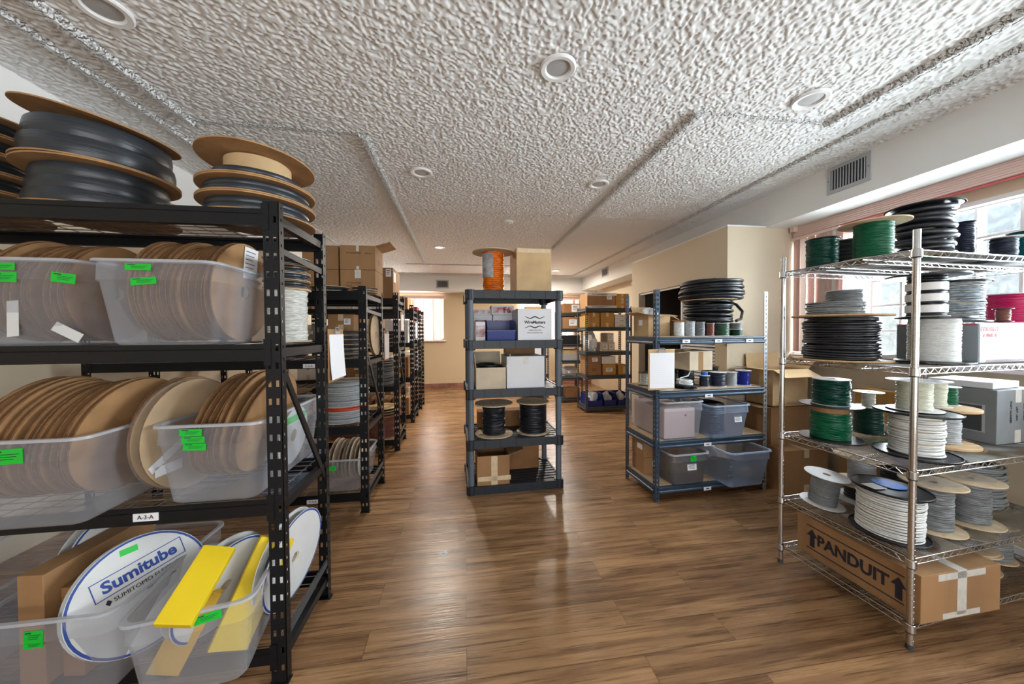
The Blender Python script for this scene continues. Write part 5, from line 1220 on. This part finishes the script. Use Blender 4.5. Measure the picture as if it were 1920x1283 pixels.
# bottom shelf
t = carton('long brown Panduit carton with arrows on the bottom of the chrome shelf', WS(.030, -.018, Z1), .47, .54, .215, rz=WA - R(3), m_='card', tape='white_tape', tapeface=False, labels=((.235, .115, .055, .20, 'white_tape', 'f'), (.235, .195, .28, .03, 'white_tape', 'f'), (.235, .018, .22, .025, 'white_tape', 'f')))
text_mesh('lettering', 'PANDUIT', .085, 'ink', t, face_m((-.0008, .27, .108), '-x'), bold=True, sx=.88)
for (za, zb_) in ((.168, .174), (.040, .046)):
    MB().box(-.0008, .055, za, -.0001, .485, zb_).build('print_line', 'ink', t, smooth=0)
for yc in (.455, .075):
    q = MB(); q.box(-.0008, yc - .013, .055, -.0001, yc + .013, .115); q.add([(-.0008, yc - .030, .115), (-.0008, yc + .030, .115), (-.0008, yc, .158)], [(0, 1, 2)]); q.build('arrow', 'ink', t, smooth=0)
spool('black cable spool with tan discs low at the right of the Panduit carton', (2.74, 1.47, Z1), .125, .105, .10, 'black_rubber', fl='tan_board', pitch=.012, ft=.006)
spool('upper spool with tan discs and a blue label right of the Panduit carton', (2.735, 1.475, Z1 + .106), .12, .085, .07, 'navy_wire', fl='tan_board', pitch=.010, ft=.006)
spool('grey spool at the right picture edge on the chrome shelf bottom', (2.97, 1.50, Z1), .10, .20, .08, 'grey_wire', fl='tan_board', pitch=.010, ft=.006)

# ------------------------------------------------------------------ back right racks
GX, GY = 2.06, 5.50
bolt_rack('tall dark grey rack at the back right loaded with cartons and blue bins', (GX, GY, 0), 0, .84, .45, 1.83, [.10, .64, 1.05, 1.47, 1.80], steel='grey_steel', board='grey_steel')
gz = [z + .0045 for z in (.10, .64, 1.05, 1.47, 1.80)]
carton('wide brown carton banded with printed white tape on top of the back right rack', (GX + .04, GY + .04, gz[4]), .515, .36, .26, m_='card', tape=None, labels=((.27, .235, .535, .045, 'white_carton', 'f'), (.27, .022, .535, .04, 'white_carton', 'f'), (.40, .18, .09, .06, 'paper', 'f')), texts=(('▬ ▬ ▬ ▬ ▬', .03, .27, .235, 'ink', 'f', 0, False), ('▬ ▬ ▬ ▬ ▬', .03, .27, .022, 'ink', 'f', 0, False)))
carton('upper golden carton at the right end of the back right rack top', (GX + .562, GY + .04, gz[4] + .132), .235, .34, .12, m_='card_gold', tape='tape', texts=())
carton('lower golden carton at the right end of the back right rack top', (GX + .562, GY + .04, gz[4]), .235, .34, .13, m_='card_gold', tape='tape')
carton('golden carton with shiny film under the top board of the back right rack', (GX + .05, GY + .03, gz[3]), .21, .36, .25, m_='card_gold', tape='tape')
carton('golden taped carton in the middle under the top board of the back right rack', (GX + .28, GY + .03, gz[3]), .24, .36, .25, m_='card_gold', tape='tape')
for k in range(3): carton('flat white box in the short pile under the top board of the back right rack', (GX + .54, GY + .03, gz[3] + k * .075), .25, .36, .072, m_='white_carton', tape=None, group='flat white boxes on the back right rack', texts=(('▬ ▬', .03, .12, .036, 'ink', 'f', 0, False),))
for k, (x, z, nm) in enumerate(((.30, 0, 'lower left'), (.42, 0, 'lower right'), (.40, .162, 'upper'))):
    carton('pale labelled box, %s one of three, second shelf of the back right rack' % nm, (GX + x, GY + .03, gz[2] + z + .19 * 0), .115, .30, .158, m_='card_pale', tape=None, labels=((.058, .08, .08, .09, 'white_carton', 'f'),))
o = crumple('clear_bag', 9, .10, .14, .33, 'white_bag'); o.location = (GX + .16, GY + .22, gz[2]); tag(o, 'tall clear bag of grey parts on the second shelf of the back right rack', 'plastic bag')
carton('tall brown carton with a white label on the third shelf of the back right rack', (GX + .04, GY + .02, gz[1] + .0), .24, .38, .345, m_='card', tape=None, labels=((.13, .27, .10, .07, 'paper', 'f'), (.12, .10, .08, .06, 'card_dark', 'f')))
carton('golden labelled carton right of the tall brown one at the back right', (GX + .31, GY + .02, gz[1]), .24, .38, .19, m_='card_gold', tape=None, labels=((.12, .09, .12, .07, 'paper', 'f'),))
carton('white box on the golden labelled carton at the back right', (GX + .30, GY + .03, gz[1] + .192), .25, .36, .13, m_='white_carton', tape=None)
carton('small pale golden carton at the right end of the back right rack', (GX + .60, GY + .03, gz[1]), .18, .36, .17, m_='card_gold', tape=None, labels=((.12, .08, .07, .12, 'card_pale', 'f'),))
for k, (x, w_) in enumerate(((.18, .26), (.45, .22), (.70, .22))):
    b = parts_bin(['blue parts bin with white packets, left one near the floor of the back right rack', 'blue parts bin holding a small tan disc, middle one of the back right rack', 'blue parts bin with white packets at the right of the back right rack'][k], (GX + x, GY + .03, gz[0] + .0), w_, .38, .20)
    o = crumple('packet', 70 + k, w_ * .36, .12, .20, 'white_bag'); o.location = (GX + x, GY + .20, gz[0] + .008); tag(o, ['white packets in the left low blue bin at the back right', 'white packets in the middle low blue bin at the back right', 'white packets in the right low blue bin at the back right'][k], 'packet')
# second grey rack behind it and the racks by the far window
bolt_rack('narrow dark rack at the far back right before the window', (1.86, 6.35, 0), 0, .46, .40, 1.80, [.10, .50, .83, 1.15, 1.45, 1.76], steel='grey_steel', board='grey_steel')
carton('dark carton with a red label sitting high at the far back', (1.93, 6.36, 1.7645), .34, .32, .18, m_='card_dark', tape=None, labels=((.24, .09, .16, .14, 'white_carton', 'f'), (.24, .09, .13, .11, 'red_ink', 'l'), ))
carton('brown carton with papers on the far narrow rack below the top', (1.90, 6.36, 1.4545), .36, .32, .23, m_='card', tape=None, labels=((.22, .12, .16, .12, 'paper', 'f'),))
carton('black flat box on the far narrow rack', (1.90, 6.36, 1.1545), .36, .32, .17, m_='black_plastic', tape=None)
carton('long pale grey box on the far narrow rack', (1.90, 6.36, .8345), .36, .32, .13, m_='grey_plastic', tape=None)
carton('flat tan box on top of the pale grey one, far narrow rack', (1.91, 6.37, .966), .33, .30, .08, m_='card_light', tape=None)
o = crumple('clear_bag', 77, .17, .14, .18, 'white_bag'); o.location = (2.09, 6.55, .5045); tag(o, 'crumpled clear bag on the far narrow rack', 'plastic bag')
carton('brown carton on the lowest shelf of the far narrow rack', (1.98, 6.36, .1045), .28, .32, .18, m_='card_dark', tape=None)
bolt_rack('dark rack seen behind the plastic shelf before the far window', (1.22, 6.9, 0), 0, .55, .40, 1.80, [.10, .50, .90, 1.30, 1.76], steel='grey_steel', board='grey_steel')
carton('golden carton on top of the rack behind the plastic shelf', (1.30, 6.92, 1.7645), .36, .30, .16, m_='card_gold', tape=None)
carton('brown carton on the rack behind the plastic shelf, upper level', (1.27, 6.92, 1.3045), .40, .30, .28, m_='card', tape=None)
carton('white carton on the rack behind the plastic shelf, middle level', (1.27, 6.92, .9045), .40, .30, .22, m_='white_carton', tape=None)
carton('grey carton on the rack behind the plastic shelf, low level', (1.27, 6.92, .5045), .40, .30, .25, m_='grey_carton', tape=None)
# closet things
t = thing('closet_shelf', 'dim closet shelf seen through the open closet doorway', 'shelf', (2.70, 3.75, 0))
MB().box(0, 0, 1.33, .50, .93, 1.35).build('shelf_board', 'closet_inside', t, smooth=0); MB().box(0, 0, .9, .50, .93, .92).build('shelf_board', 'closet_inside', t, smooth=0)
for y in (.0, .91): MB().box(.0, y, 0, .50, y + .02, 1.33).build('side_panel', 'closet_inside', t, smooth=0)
carton('open brown carton on the closet shelf holding the blue bin', (2.72, 3.80, 1.352), .32, .32, .14, m_='card', open_=True, flaps=(None, 60, 30, None))
parts_bin('blue parts bin with white label tipped up in the closet carton', (2.86, 3.875, 1.36), .15, .16, .20, rz=R(-25))
# a paper slip on the floor
o = MB().box(-.024, -.014, 0, .024, .014, .0006).build('paper_slip', 'paper'); o.location = (-.14, 2.16, .0005); o.rotation_euler = (0, 0, R(32)); tag(o, 'tiny white paper slip lying on the wood floor in the aisle', 'paper')
qq = MB().box(-.012, -.004, .0006, .010, .002, .0008).build('print', 'ink', o, smooth=0)
#END
for o_ in (P1, P2, P3, P4):
    for c_ in list(o_.children_recursive): bpy.data.objects.remove(c_)
    bpy.data.objects.remove(o_)
